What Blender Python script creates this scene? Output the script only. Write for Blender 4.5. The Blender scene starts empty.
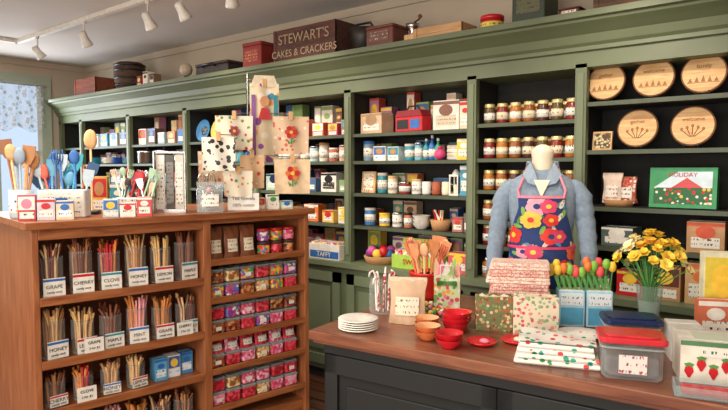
import bpy, math, random
from mathutils import Matrix, Vector
R = random.Random(7)
scene = bpy.context.scene
D = bpy.data
# ------------------------------------------------------------ materials
def lin(h):
    h = h.lstrip('#'); o = []
    for i in (0, 2, 4):
        c = int(h[i:i+2], 16) / 255
        o.append(c / 12.92 if c <= .04045 else ((c + .055) / 1.055) ** 2.4)
    return (o[0], o[1], o[2], 1)
_m = {}
def newmat(name):
    m = D.materials.new(name); m.use_nodes = True
    return m, m.node_tree, m.node_tree.nodes['Principled BSDF']
def mat(h, rough=.55, metal=0, var=.12, sc=25, emit=0, bump=0):
    k = (h, rough, metal, var, sc, emit, bump)
    if k in _m: return _m[k]
    m, nt, p = newmat('paint_' + h.strip('#'))
    c = lin(h)
    p.inputs['Roughness'].default_value = rough
    p.inputs['Metallic'].default_value = metal
    tc = nt.nodes.new('ShaderNodeTexCoord'); n = nt.nodes.new('ShaderNodeTexNoise')
    n.inputs['Scale'].default_value = sc; n.inputs['Detail'].default_value = 3
    nt.links.new(tc.outputs['Object'], n.inputs['Vector'])
    r = nt.nodes.new('ShaderNodeValToRGB')
    r.color_ramp.elements[0].position = .3; r.color_ramp.elements[1].position = .7
    r.color_ramp.elements[0].color = tuple(x * (1 - var) for x in c[:3]) + (1,)
    r.color_ramp.elements[1].color = tuple(min(1, x * (1 + var)) for x in c[:3]) + (1,)
    nt.links.new(n.outputs['Fac'], r.inputs['Fac']); nt.links.new(r.outputs['Color'], p.inputs['Base Color'])
    if emit:
        p.inputs['Emission Color'].default_value = c; p.inputs['Emission Strength'].default_value = emit
    if bump:
        b = nt.nodes.new('ShaderNodeBump'); b.inputs['Strength'].default_value = bump; b.inputs['Distance'].default_value = .01
        nt.links.new(n.outputs['Fac'], b.inputs['Height']); nt.links.new(b.outputs['Normal'], p.inputs['Normal'])
    _m[k] = m; return m
def wood(h1, h2, axis=0, rough=.4, sc=6, planks=0):
    k = ('w', h1, h2, axis, rough, sc, planks)
    if k in _m: return _m[k]
    m, nt, p = newmat('wood_' + h1.strip('#'))
    tc = nt.nodes.new('ShaderNodeTexCoord'); mp = nt.nodes.new('ShaderNodeMapping')
    s = [sc * 3] * 3; s[axis] = sc * .35; mp.inputs['Scale'].default_value = s
    n = nt.nodes.new('ShaderNodeTexNoise'); n.inputs['Scale'].default_value = 1.6; n.inputs['Detail'].default_value = 6; n.inputs['Distortion'].default_value = 1.2
    r = nt.nodes.new('ShaderNodeValToRGB'); r.color_ramp.elements[0].position = .32; r.color_ramp.elements[1].position = .68
    r.color_ramp.elements[0].color = lin(h1); r.color_ramp.elements[1].color = lin(h2)
    L = nt.links.new
    L(tc.outputs['Object'], mp.inputs['Vector']); L(mp.outputs['Vector'], n.inputs['Vector']); L(n.outputs['Fac'], r.inputs['Fac'])
    out = r.outputs['Color']
    if planks:
        br = nt.nodes.new('ShaderNodeTexBrick'); br.inputs['Scale'].default_value = planks
        br.inputs['Color1'].default_value = (1, 1, 1, 1); br.inputs['Color2'].default_value = (.75, .75, .75, 1)
        br.inputs['Mortar'].default_value = (.2, .2, .2, 1); br.inputs['Mortar Size'].default_value = .012
        br.inputs['Row Height'].default_value = .12; br.inputs['Brick Width'].default_value = 1.4
        L(tc.outputs['Object'], br.inputs['Vector'])
        mx = nt.nodes.new('ShaderNodeMixRGB'); mx.blend_type = 'MULTIPLY'; mx.inputs[0].default_value = 1
        L(out, mx.inputs[1]); L(br.outputs['Color'], mx.inputs[2]); out = mx.outputs[0]
    L(out, p.inputs['Base Color']); p.inputs['Roughness'].default_value = rough
    _m[k] = m; return m
def spots(base, cols, sc=30, thr=.35, rough=.7, flat=False):
    """voronoi blobs of random colours over a base colour (printed cloth, sweets)"""
    k = ('s', base, tuple(cols), sc, thr, rough)
    if k in _m: return _m[k]
    m, nt, p = newmat('print_' + base.strip('#')); L = nt.links.new
    tc = nt.nodes.new('ShaderNodeTexCoord'); v = nt.nodes.new('ShaderNodeTexVoronoi'); v.inputs['Scale'].default_value = sc
    L(tc.outputs['Object'], v.inputs['Vector'])
    sp = nt.nodes.new('ShaderNodeSeparateColor'); L(v.outputs['Color'], sp.inputs[0])
    r = nt.nodes.new('ShaderNodeValToRGB'); r.color_ramp.interpolation = 'CONSTANT'
    e = r.color_ramp.elements
    while len(e) < len(cols): e.new(.5)
    for i, c in enumerate(cols):
        e[i].position = i / len(cols); e[i].color = lin(c)
    L(sp.outputs[0], r.inputs['Fac'])
    lt = nt.nodes.new('ShaderNodeMath'); lt.operation = 'LESS_THAN'; lt.inputs[1].default_value = thr
    L(v.outputs['Distance'], lt.inputs[0])
    mx = nt.nodes.new('ShaderNodeMixRGB'); mx.inputs[1].default_value = lin(base)
    L(lt.outputs[0], mx.inputs[0]); L(r.outputs['Color'], mx.inputs[2]); L(mx.outputs[0], p.inputs['Base Color'])
    p.inputs['Roughness'].default_value = rough
    _m[k] = m; return m
def label(base='#e2ddd2', ink='#333333', rows=90):
    k = ('l', base, ink, rows)
    if k in _m: return _m[k]
    m, nt, p = newmat('label_' + base.strip('#')); L = nt.links.new
    tc = nt.nodes.new('ShaderNodeTexCoord'); s = nt.nodes.new('ShaderNodeSeparateXYZ'); L(tc.outputs['Object'], s.inputs[0])
    a = nt.nodes.new('ShaderNodeMath'); a.operation = 'MULTIPLY'; a.inputs[1].default_value = rows * 3.0; L(s.outputs['Z'], a.inputs[0])
    b = nt.nodes.new('ShaderNodeMath'); b.operation = 'SINE'; L(a.outputs[0], b.inputs[0])
    g = nt.nodes.new('ShaderNodeMath'); g.operation = 'GREATER_THAN'; g.inputs[1].default_value = .3; L(b.outputs[0], g.inputs[0])
    mp = nt.nodes.new('ShaderNodeMapping'); mp.inputs['Scale'].default_value = (190, 190, 45); L(tc.outputs['Object'], mp.inputs[0])
    n = nt.nodes.new('ShaderNodeTexNoise'); n.inputs['Scale'].default_value = 1; L(mp.outputs[0], n.inputs['Vector'])
    g2 = nt.nodes.new('ShaderNodeMath'); g2.operation = 'GREATER_THAN'; g2.inputs[1].default_value = .56; L(n.outputs['Fac'], g2.inputs[0])
    mm = nt.nodes.new('ShaderNodeMath'); mm.operation = 'MULTIPLY'; L(g.outputs[0], mm.inputs[0]); L(g2.outputs[0], mm.inputs[1])
    mx = nt.nodes.new('ShaderNodeMixRGB'); mx.inputs[1].default_value = lin(base); mx.inputs[2].default_value = lin(ink)
    L(mm.outputs[0], mx.inputs[0]); L(mx.outputs[0], p.inputs['Base Color']); p.inputs['Roughness'].default_value = .6
    _m[k] = m; return m
def clear(tint='#ffffff', op=.04, rough=.05):
    k = ('c', tint, op)
    if k in _m: return _m[k]
    m = D.materials.new('clear_plastic'); m.use_nodes = True; nt = m.node_tree; nt.nodes.clear(); L = nt.links.new
    o = nt.nodes.new('ShaderNodeOutputMaterial'); t = nt.nodes.new('ShaderNodeBsdfTransparent'); t.inputs[0].default_value = lin(tint)
    g = nt.nodes.new('ShaderNodeBsdfPrincipled'); g.inputs['Base Color'].default_value = lin('#e4ebeb'); g.inputs['Roughness'].default_value = rough
    lw = nt.nodes.new('ShaderNodeLayerWeight'); lw.inputs[0].default_value = .25
    ad = nt.nodes.new('ShaderNodeMath'); ad.operation = 'MULTIPLY_ADD'; ad.inputs[1].default_value = .4; ad.inputs[2].default_value = op
    L(lw.outputs['Facing'], ad.inputs[0])
    mx = nt.nodes.new('ShaderNodeMixShader'); L(ad.outputs[0], mx.inputs[0]); L(t.outputs[0], mx.inputs[1]); L(g.outputs[0], mx.inputs[2]); L(mx.outputs[0], o.inputs[0])
    _m[k] = m; return m

SAGE = mat('#5f684c', .5, var=.06, sc=5)
SAGE2 = mat('#697357', .5, var=.06, sc=5)
DARK = mat('#1e1d1b', .8, var=.2)
WALL = mat('#bfb09c', .85, var=.04, sc=3)
CEIL = mat('#cdc6be', .9, var=.03, sc=3)
GLASS = clear(); GLASSD = clear('#eef4f4', .12)
WHITE = mat('#e2ddd3'); CREAM = mat('#e0d3b8'); BLACK = mat('#17171a', .4); STEEL = mat('#c4c4c2', .25, 1)
RED = mat('#bf2028', .35); NAVY = mat('#1c2a54', .3); KRAFT = mat('#b28457', .8); PINK = mat('#dd7f94')
TEAL = mat('#2f8898', .4); BLUE = mat('#2f66ae', .4); YEL = mat('#e8be3a'); GRN = mat('#4f8c42'); ORG = mat('#d87030')
UW = wood('#7f4526', '#a0633a', 1, .4); UWX = wood('#7d4325', '#a5663c', 0, .4); UWZ = wood('#864a2a', '#a86a42', 2, .4)
TOPW = wood('#65382a', '#8e5a40', 0, .28, 5)
LW = wood('#c4945f', '#e0ba86', 2, .6, 12); LWX = wood('#c4945f', '#e0ba86', 0, .6, 12)
DW = wood('#38271d', '#60422e', 0, .8, 8); RW = wood('#6a3222', '#90492f', 0, .7, 8)
LAB = label(); LABR = label('#e4dfd4', '#a02020'); LABB = label('#dce6ec', '#2c5a90'); LABY = label('#ecd060', '#60401c'); LABK = label('#22201e', '#d8d0c0')

# ------------------------------------------------------------ builder
class B:
    def __init__(s, name, loc=(0, 0, 0), rz=0):
        s.n = name; s.loc = loc; s.rz = math.radians(rz); s.v = []; s.f = []; s.mi = []; s.sm = []; s.ms = []; s.M = Matrix()
    def at(s, x=0, y=0, z=0, rz=0, rx=0, ry=0, k=1):
        s.M = Matrix.Translation((x, y, z)) @ Matrix.Rotation(math.radians(rz), 4, 'Z') @ Matrix.Rotation(math.radians(ry), 4, 'Y') @ Matrix.Rotation(math.radians(rx), 4, 'X') @ Matrix.Scale(k, 4)
        return s
    def add(s, vs, fs, m, smooth=False):
        if m not in s.ms: s.ms.append(m)
        i = s.ms.index(m); o = len(s.v)
        s.v += [tuple(s.M @ Vector(v)) for v in vs]
        for f in fs:
            s.f.append([o + a for a in f]); s.mi.append(i); s.sm.append(smooth)
        return s
    def box(s, x0, x1, y0, y1, z0, z1, m, b=0):
        if not b:
            vs = [(x, y, z) for x in (x0, x1) for y in (y0, y1) for z in (z0, z1)]
            return s.add(vs, [(0, 1, 3, 2), (4, 6, 7, 5), (0, 4, 5, 1), (2, 3, 7, 6), (0, 2, 6, 4), (1, 5, 7, 3)], m)
        pts = []
        for (cx, cy, a0) in ((x1 - b, y1 - b, 0), (x0 + b, y1 - b, 90), (x0 + b, y0 + b, 180), (x1 - b, y0 + b, 270)):
            for j in range(4):
                a = math.radians(a0 + j * 30); pts.append((cx, cy, math.cos(a), math.sin(a)))
        n = len(pts); c = min(b, (z1 - z0) * .4) * .5; rings = []
        for (z, rr) in ((z0, b - c), (z0 + c, b), (z1 - c, b), (z1, b - c)):
            rings.append([(p[0] + p[2] * rr, p[1] + p[3] * rr, z) for p in pts])
        vs = sum(rings, []); fs = [tuple(reversed(range(n))), tuple(range(3 * n, 4 * n))]
        for r in range(3):
            for j in range(n):
                k = (j + 1) % n; fs.append((r * n + j, r * n + k, (r + 1) * n + k, (r + 1) * n + j))
        return s.add(vs, fs, m)
    def cb(s, cx, cy, z0, w, d, h, m, b=0):
        return s.box(cx - w / 2, cx + w / 2, cy - d / 2, cy + d / 2, z0, z0 + h, m, b)
    def lathe(s, pr, m, c=(0, 0, 0), n=14, ex=1, ey=1, smooth=True, cap=(1, 1)):
        vs = []; fs = []
        for (r, z) in pr:
            for j in range(n):
                a = 2 * math.pi * j / n; vs.append((c[0] + r * ex * math.cos(a), c[1] + r * ey * math.sin(a), c[2] + z))
        for i in range(len(pr) - 1):
            for j in range(n):
                k = (j + 1) % n; fs.append((i * n + j, i * n + k, (i + 1) * n + k, (i + 1) * n + j))
        if cap[0] and pr[0][0] > 1e-5: fs.append(tuple(reversed(range(n))))
        if cap[1] and pr[-1][0] > 1e-5: fs.append(tuple(range((len(pr) - 1) * n, len(pr) * n)))
        return s.add(vs, fs, m, smooth)
    def cyl(s, r, z0, z1, m, c=(0, 0), n=14, r2=None):
        s.lathe([(r, z0), (r2 if r2 is not None else r, z1)], m, (c[0], c[1], 0), n, smooth=False); return s
    def ball(s, c, r, m, n=10, k=6):
        if not isinstance(r, tuple): r = (r, r, r)
        pr = [(max(1e-6, math.sin(math.pi * i / k)), -math.cos(math.pi * i / k)) for i in range(k + 1)]
        vs = []; fs = []
        for (a, z) in pr:
            for j in range(n):
                t = 2 * math.pi * j / n; vs.append((c[0] + r[0] * a * math.cos(t), c[1] + r[1] * a * math.sin(t), c[2] + r[2] * z))
        for i in range(k):
            for j in range(n):
                q = (j + 1) % n; fs.append((i * n + j, i * n + q, (i + 1) * n + q, (i + 1) * n + j))
        return s.add(vs, fs, m, True)
    def tube(s, pts, r, m, n=6):
        pts = [Vector(p) for p in pts]; vs = []; fs = []
        for i, p in enumerate(pts):
            t = (pts[min(i + 1, len(pts) - 1)] - pts[max(i - 1, 0)]).normalized()
            a = t.cross(Vector((0, 0, 1)));
            if a.length < .1: a = t.cross(Vector((1, 0, 0)))
            a.normalize(); b = t.cross(a)
            rr = r[i] if isinstance(r, (list, tuple)) else r
            for j in range(n):
                q = 2 * math.pi * j / n; vs.append(tuple(p + a * rr * math.cos(q) + b * rr * math.sin(q)))
        for i in range(len(pts) - 1):
            for j in range(n):
                k = (j + 1) % n; fs.append((i * n + j, i * n + k, (i + 1) * n + k, (i + 1) * n + j))
        fs.append(tuple(range(n))); fs.append(tuple(range((len(pts) - 1) * n, len(pts) * n)))
        return s.add(vs, fs, m, True)
    def grid(s, fn, nu, nv, m, smooth=True):
        vs = [fn(i / nu, j / nv) for i in range(nu + 1) for j in range(nv + 1)]
        fs = [(i * (nv + 1) + j, (i + 1) * (nv + 1) + j, (i + 1) * (nv + 1) + j + 1, i * (nv + 1) + j + 1) for i in range(nu) for j in range(nv)]
        return s.add(vs, fs, m, smooth)
    def prism(s, pts, y0, y1, m):
        n = len(pts); vs = [(p[0], y0, p[1]) for p in pts] + [(p[0], y1, p[1]) for p in pts]
        fs = [tuple(range(n)), tuple(reversed(range(n, 2 * n)))] + [(i, i + n, (i + 1) % n + n, (i + 1) % n) for i in range(n)]
        return s.add(vs, fs, m)
    def text(s, t, size, x, y, z, m, align='CENTER'):
        cu = D.curves.new('t', 'FONT'); cu.body = t; cu.size = size; cu.align_x = align; cu.extrude = .001
        o = D.objects.new('t', cu); scene.collection.objects.link(o)
        bpy.context.view_layer.update()
        me = o.to_mesh()
        s.add([(v.co.x + x, y - v.co.z, v.co.y + z) for v in me.vertices], [tuple(p.vertices) for p in me.polygons], m)
        o.to_mesh_clear(); D.objects.remove(o); D.curves.remove(cu); return s
    def done(s, bevel=0, solid=0, sub=0):
        me = D.meshes.new(s.n); me.from_pydata(s.v, [], s.f)
        for m in s.ms: me.materials.append(m)
        me.polygons.foreach_set('material_index', s.mi); me.polygons.foreach_set('use_smooth', s.sm); me.update()
        o = D.objects.new(s.n, me); o.location = s.loc; o.rotation_euler = (0, 0, s.rz); scene.collection.objects.link(o)
        if bevel:
            b = o.modifiers.new('b', 'BEVEL'); b.width = bevel; b.segments = 2; b.limit_method = 'ANGLE'
        return o

# ------------------------------------------------------------ item library (front = -y, origin = base centre)
def i_box(b, x, y, z, w, d, h, m, lab=LAB, acc=None, rz=0):
    b.at(x, y, z, rz); b.cb(0, 0, 0, w, d, h, m)
    if int(abs(x) * 1000) % 3 == 0 and acc:
        b.box(-w * .46, w * .46, -d / 2 - .0012, -d / 2, h * .42, h * .94, acc)
        b.prism([(w * .3 * math.cos(a * .5236), h * .66 + h * .2 * math.sin(a * .5236)) for a in range(12)], -d / 2 - .002, -d / 2, [YEL, WHITE, KRAFT, PINK][int(abs(x) * 1000) % 4])
        b.box(-w * .4, w * .4, -d / 2 - .0012, -d / 2, h * .08, h * .34, lab)
    else:
        b.box(-w * .38, w * .38, -d / 2 - .0012, -d / 2, h * .16, h * .5, lab)
        if acc:
            b.box(-w * .5, w * .5, -d / 2 - .001, -d / 2, h * .86, h * .97, acc)
            b.prism([(w * .27 * math.cos(a * .5236), h * .67 + w * .2 * math.sin(a * .5236)) for a in range(12)], -d / 2 - .002, -d / 2, acc)
    b.box(-w * .48, w * .48, -d * .02, d * .02, h, h + .0015, WHITE)
def i_jar(b, x, y, z, r, h, fill, lid, lab=LAB):
    b.at(x, y, z)
    b.lathe([(r * .9, 0), (r, h * .06), (r, h * .7), (r * .82, h * .82), (r * .8, h * .84)], fill, n=12)
    b.lathe([(r * .88, h * .82), (r * .9, h * .84), (r * .9, h * .98), (r * .8, h)], lid, n=12)
    b.lathe([(r * 1.02, h * .2), (r * 1.02, h * .56)], lab, n=12)
def i_can(b, x, y, z, r, h, m, lid=STEEL, lab=None):
    b.at(x, y, z); b.lathe([(r * .97, 0), (r, .004), (r, h - .004), (r * .97, h)], m, n=14)
    b.lathe([(r * 1.02, h * .86), (r * 1.02, h), (r * .9, h * 1.01)], lid, n=14)
    if lab: b.lathe([(r * 1.015, h * .2), (r * 1.015, h * .65)], lab, n=14)
def i_bottle(b, x, y, z, r, h, m, cap):
    b.at(x, y, z); b.lathe([(r * .9, 0), (r, .005), (r, h * .58), (r * .4, h * .75), (r * .36, h * .9)], m, n=12)
    b.lathe([(r * .42, h * .88), (r * .42, h)], cap, n=10); b.lathe([(r * 1.02, h * .12), (r * 1.02, h * .45)], LAB, n=12)
def i_mug(b, x, y, z, r, h, m, rz=20):
    b.at(x, y, z, rz); b.lathe([(r * .85, 0), (r, h * .1), (r, h), (r * .9, h), (r * .86, h * .15), (1e-6, h * .13)], m, n=14)
    b.tube([(r * .95, 0, h * .82), (r * 1.4, 0, h * .8), (r * 1.6, 0, h * .5), (r * 1.35, 0, h * .22), (r * .95, 0, h * .2)], r * .12, m)
def i_bowl(b, x, y, z, r, h, m, inner=None, n=24):
    b.at(x, y, z); b.lathe([(r * .5, 0), (r * .55, h * .12), (r * .85, h * .55), (r, h)], m, n=n, cap=(1, 0))
    b.lathe([(r, h), (r * .94, h * .98), (r * .78, h * .58), (r * .4, h * .26), (1e-6, h * .24)], inner or m, n=n, cap=(0, 0))
def i_bag(b, x, y, z, w, d, h, m, lab=LAB, rz=0, top=None):
    b.at(x, y, z, rz)
    def f(sgn):
        return lambda u, v: ((u - .5) * w * (1 - .10 * math.sin(math.pi * v) + (.04 if v > .85 else 0)), sgn * (d / 2 * (1 - v) ** .6 * (.35 + .65 * math.sin(math.pi * (u * .9 + .05))) + .002 + .004 * math.sin(u * 14 + v * 9)), v * h)
    b.grid(f(-1), 8, 8, m); b.grid(f(1), 8, 8, m)
    b.box(-w * .45, w * .45, -d * .4, d * .4, 0, .004, m)
    if lab:
        b.grid(lambda u, v: ((u - .5) * w * .62, -(d / 2 * (1 - (.25 + v * .4)) ** .6 * (.35 + .65 * math.sin(math.pi * (.25 + u * .5)))) - .009, h * (.2 + v * .4)), 4, 4, lab)
    if top: b.box(-w * .5, w * .5, -.006, .006, h * .88, h * 1.02, top)
def i_board(b, x, y, z, r, m, tilt=-12, t='family', kind=0):
    b.at(x, y, z + r * math.cos(math.radians(tilt)) + .012, rx=tilt)
    pts = [(r * math.cos(a * math.pi / 16), r * math.sin(a * math.pi / 16)) for a in range(32)]
    BK = mat('#6a4226', .8); EN = mat('#9a6a40', .8)
    b.prism(pts, -.009, .009, BK)
    b.prism([(p[0] * .93, p[1] * .93) for p in pts], -.0105, -.009, LWX)
    b.text(t, r * .28, 0, -.0125, r * .25, EN)
    if kind == 0:
        for q in range(5):
            xx = (q - 2) * r * .28; hh = r * (.34 - .06 * abs(q - 2)); b.prism([(xx - r * .1, -r * .45), (xx + r * .1, -r * .45), (xx, -r * .45 + hh)], -.0115, -.0105, EN)
        b.box(-r * .7, r * .7, -.0115, -.0105, -r * .5, -r * .47, EN)
    else:
        for q in range(5):
            xx = (q - 2) * r * .24; hh = r * (.5 - .08 * abs(q - 2)); b.tube([(xx * .2, -.011, -r * .55), (xx, -.011, -r * .55 + hh)], r * .02, EN, 4); b.prism([(xx + r * .07 * math.cos(k * .785), -r * .5 + hh + r * .09 * math.sin(k * .785)) for k in range(8)], -.0115, -.0105, EN)
    b.at(x, y, z)
    for q in (-.3, .3):
        b.tube([(q * r, .05, .003), (q * r, -.035, .003), (q * r, -.04, .022)], .003, BLACK)
        b.tube([(q * r, .05, .003), (q * r, .045, r * 1.1)], .003, BLACK)
def i_teapot(b, x, y, z, r, m):
    b.at(x, y, z); b.lathe([(r * .6, 0), (r, r * .5), (r * .95, r * .95), (r * .5, r * 1.35), (r * .45, r * 1.38)], m)
    b.ball((0, 0, r * 1.5), r * .16, BLACK); b.tube([(-r * .9, 0, r * .5), (-r * 1.3, 0, r * .8), (-r * 1.5, 0, r * 1.25)], [r * .2, r * .13, r * .09], m)
    b.tube([(r * .85, 0, r * 1.1), (r * 1.4, 0, r * 1.15), (r * 1.5, 0, r * .7), (r * .9, 0, r * .4)], r * .09, BLACK)
def spoon(b, p0, p1, m, kind, s=1):
    """wooden spoon / slotted turner between two points"""
    b.tube([p0, p1], [.005, .006], m, 6)
    d = (Vector(p1) - Vector(p0)).normalized(); q = Vector(p1) + d * .03 * s
    sv = b.M.copy(); b.M = sv @ Matrix.Translation(q) @ Vector((0, 0, 1)).rotation_difference(d).to_matrix().to_4x4()
    if kind == 0: b.ball((0, 0, 0), (.024 * s, .008 * s, .036 * s), m)
    elif kind == 1: b.prism([(-.01 * s, -.035 * s), (.01 * s, -.035 * s), (.024 * s, .0), (.026 * s, .045 * s), (-.026 * s, .045 * s), (-.024 * s, .0)], -.003, .003, m)
    else:
        for k in (-.018, -.006, .006, .018): b.tube([(k * .4 * s, 0, -.03 * s), (k * s, .004, 0), (k * s, .008, .04 * s)], .003, m, 5)
    b.M = sv

# ------------------------------------------------------------ room shell
XL, YB, ZC = -7.27, 3.56, 2.78; XR, YF = 2.3, -2.4
floorm = wood('#5a3524', '#7d4d34', 0, .35, 4, 1)
B('floor').box(XL - .1, XR + .1, YF - .1, YB + .1, -.08, 0, floorm).done()
B('ceiling').box(XL - .1, XR + .1, YF - .1, YB + .1, ZC, ZC + .08, CEIL).done()
B('wall_back').box(XL - .1, XR + .1, YB, YB + .1, 0, ZC, WALL).done()
B('wall_right').box(XR, XR + .1, YF, YB, 0, ZC, WALL).done()
B('wall_front').box(XL, XR, YF - .1, YF, 0, ZC, WALL).done()
WY0, WY1, WZ0, WZ1 = 1.75, 3.02, .95, 2.52
b = B('wall_left'); b.box(XL - .1, XL, YF, WY0, 0, ZC, WALL); b.box(XL - .1, XL, WY1, YB, 0, ZC, WALL)
b.box(XL - .1, XL, WY0, WY1, 0, WZ0, WALL); b.box(XL - .1, XL, WY0, WY1, WZ1, ZC, WALL); b.done()
FR = mat('#a3ad99', .5, var=.03)
b = B('window_1')
for (a, c, e, f) in ((WY0 - .1, WY0, WZ0 - .1, WZ1 + .1), (WY1, WY1 + .11, WZ0 - .1, WZ1 + .1), (WY0, WY1, WZ1, WZ1 + .1), (WY0, WY1, WZ0 - .1, WZ0)):
    b.box(XL, XL + .025, a, c, e, f, FR)
b.box(XL - .07, XL - .04, WY0, WY1, 1.72, 1.77, FR)
for q in (.33, .66): b.box(XL - .065, XL - .045, WY0 + (WY1 - WY0) * q - .012, WY0 + (WY1 - WY0) * q + .012, WZ0, WZ1, FR)
b.box(XL, XL + .1, WY0 - .12, WY1 + .1, WZ0 - .13, WZ0 - .1, FR)
b.box(XL - .057, XL - .053, WY0, WY1, WZ0, WZ1, GLASS); b.done()
lace = D.materials.new('lace'); lace.use_nodes = True; nt = lace.node_tree; p = nt.nodes['Principled BSDF']
p.inputs['Base Color'].default_value = (.6, .64, .68, 1); p.inputs['Roughness'].default_value = .9
tc = nt.nodes.new('ShaderNodeTexCoord'); v = nt.nodes.new('ShaderNodeTexVoronoi'); v.inputs['Scale'].default_value = 18; nt.links.new(tc.outputs['Object'], v.inputs['Vector'])
rr = nt.nodes.new('ShaderNodeMapRange'); rr.inputs['From Min'].default_value = .2; rr.inputs['From Max'].default_value = .5; rr.inputs['To Min'].default_value = .95; rr.inputs['To Max'].default_value = .3
nt.links.new(v.outputs['Distance'], rr.inputs[0]); nt.links.new(rr.outputs[0], p.inputs['Alpha'])
b = B('lace_curtain'); b.grid(lambda u, v: (XL + .06 + .014 * math.sin(u * 60), WY0 - .03 + u * (WY1 - WY0 + .05), 2.5 - v * (.5 + .03 * math.sin(u * 30))), 90, 6, lace)
b.tube([(XL + .06, WY0 - .08, 2.5), (XL + .06, WY1 + .05, 2.5)], .008, WHITE)
b.box(XL + .026, XL + .06, WY0 - .06, WY0 - .05, 2.49, 2.51, WHITE); b.done()
B('trim_1').box(XL, XR, YB - .02, YB, 2.72, ZC, WALL).done()
B('trim_2').box(XL, XL + .02, YF, YB - .02, 2.72, ZC, WALL).done()

# ------------------------------------------------------------ bookcase
posts = [-7.2, -6.7, -5.7, -4.72, -3.75, -2.77, -1.79, -1.14, -.08, .95]
b = B('built_in_bookcase')
ZF = 2.108
b.box(-7.235, .99, 3.52, 3.55, .9, 2.3, DARK)
for x in posts:
    b.box(x - .012, x + .012, 3.24, 3.52, .9, ZF, DARK)
    b.box(x - .03, x + .03, 3.2, 3.24, .9, ZF, SAGE); b.box(x - .016, x + .016, 3.194, 3.2, .95, 2.06, SAGE2)
hs = {}
for i in range(len(posts) - 1):
    z = [1.16, 1.388, 1.612, 1.80]
    if i == 6: z = [1.10, 1.25, 1.43, 1.618, 1.823]
    if i >= 7: z = [1.15, 1.357, 1.654, 1.906]
    hs[i] = z
    for q in z:
        b.box(posts[i] + .012, posts[i + 1] - .012, 3.235, 3.52, q - .02, q, DARK)
        b.box(posts[i] + .03, posts[i + 1] - .03, 3.215, 3.237, q - .022, q, mat('#454e3a', .5))
pr = [(3.2, ZF - .02), (3.2, ZF + .06), (3.18, ZF + .065), (3.18, ZF + .085), (3.165, ZF + .1), (3.15, ZF + .14), (3.11, ZF + .17), (3.08, ZF + .19), (3.075, ZF + .202), (3.05, ZF + .207), (3.05, ZF + .238), (3.54, ZF + .238), (3.54, ZF - .02)]
n = len(pr); vs = [(-7.235, y, z) for y, z in pr] + [(1.0, y, z) for y, z in pr]
b.add(vs, [tuple(range(n)), tuple(reversed(range(n, 2 * n)))] + [(i, i + n, (i + 1) % n + n, (i + 1) % n) for i in range(n)], SAGE)
b.box(-7.16, 1.0, 3.135, 3.55, .865, .9, SAGE2)
b.box(-7.235, .99, 3.17, 3.55, .09, .865, SAGE); b.box(-7.235, .99, 3.22, 3.55, 0, .09, DARK)
for i in range(len(posts) - 1):
    a, c = posts[i] + .02, posts[i + 1] - .02; k = 2 if c - a > .75 else 1; w = (c - a) / k
    for j in range(k):
        x0, x1 = a + j * w + .012, a + (j + 1) * w - .012
        for (u0, u1, z0, z1) in ((x0, x0 + .07, .13, .82), (x1 - .07, x1, .13, .82), (x0, x1, .13, .2), (x0, x1, .75, .82)):
            b.box(u0, u1, 3.15, 3.17, z0, z1, SAGE2)
        b.box(x0 + .1, x1 - .1, 3.16, 3.17, .24, .71, SAGE2)
        b.at(x1 - .035 if j == 0 else x0 + .035, 3.135, .7); b.ball((0, 0, 0), .016, mat('#54483a', .4, .6)); b.at()
b.done()

# ------------------------------------------------------------ stock on bookcase
def row(name, x0, x1, z, fn, step, y=3.32):
    b = B(name); x = x0; i = 0
    while x < x1:
        s = fn(b, x, i); x += s if s else step; i += 1
    b.at(); return b.done()
dk = [mat('#4a2014', .3), mat('#7a1e1a', .3), mat('#8a4a18', .3), mat('#54401c', .3), mat('#a8651c', .3)]
for z in hs[6] + [.901]:
    row('preserve_jars', -1.715, -1.2, z, lambda b, x, i: i_jar(b, x, 3.29, z, .034, .12, dk[(i * 3 + int(z * 10)) % 5], [STEEL, BLACK, mat('#d8c48a', .3, .4)][int(z * 100) % 3], [LAB, label('#dccfb0', '#5a2a18')][i % 2]), .083)
    row('preserve_jars', -1.715, -1.2, z, lambda b, x, i: i_jar(b, x, 3.42, z, .034, .12, dk[(i * 2 + int(z * 10)) % 5], [STEEL, BLACK, mat('#d8c48a', .3, .4)][int(z * 100) % 3], LAB), .083)
# mixed boxed stock standing behind the front row
PAL = [mat(c) for c in ('#b84a3a', '#3f7a8c', '#d8b04a', '#7a9a5a', '#c8a888', '#8a5a7a', '#d8d0c0', '#3c5a8c', '#d87a50', '#5a8a78', '#b87a90', '#6a4a38')]
for i in (1, 2, 3, 4, 5):
    for j, z in enumerate([.901] + hs[i]):
        top = ([.901] + hs[i] + [ZF + .04])[j + 1] - .04
        b = B('boxed_giftware'); x = posts[i] + .07
        while x < posts[i + 1] - .07:
            w = R.uniform(.06, .12)
            if R.random() < .8: i_box(b, x, 3.455, z, w, .08, R.uniform(.55, .95) * (top - z), R.choice(PAL), R.choice([LAB, LABR, LABB]), R.choice(PAL))
            x += w / 2 + .065
        b.at(); b.done()
for z, xs in ((1.906, (-1.045, -.81, -.585, -.35)), (1.654, (-.88, -.625, -.36))):
    for i, x in enumerate(xs):
        b = B('round_wooden_board'); i_board(b, x, 3.31, z, .1, LWX, t=['gather', 'welcome', 'family', 'farm'][i], kind=0 if z > 1.8 else 1); b.at(); b.done()
b = B('carved_wood_tile'); b.at(-1.055, 3.3, 1.655, rx=-8); b.box(-.05, .05, -.008, .008, 0, .1, LW); b.box(-.042, .042, -.01, -.008, .01, .09, spots('#5a4630', ['#d8c8a0', '#c0a878'], 70, .5)); b.at(); b.done()
b = B('holiday_village_gift_box'); b.at(-.66, 3.31, 1.36, rx=-4); G = mat('#35925c'); b.box(-.15, .15, -.03, .03, 0, .2, G)
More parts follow.
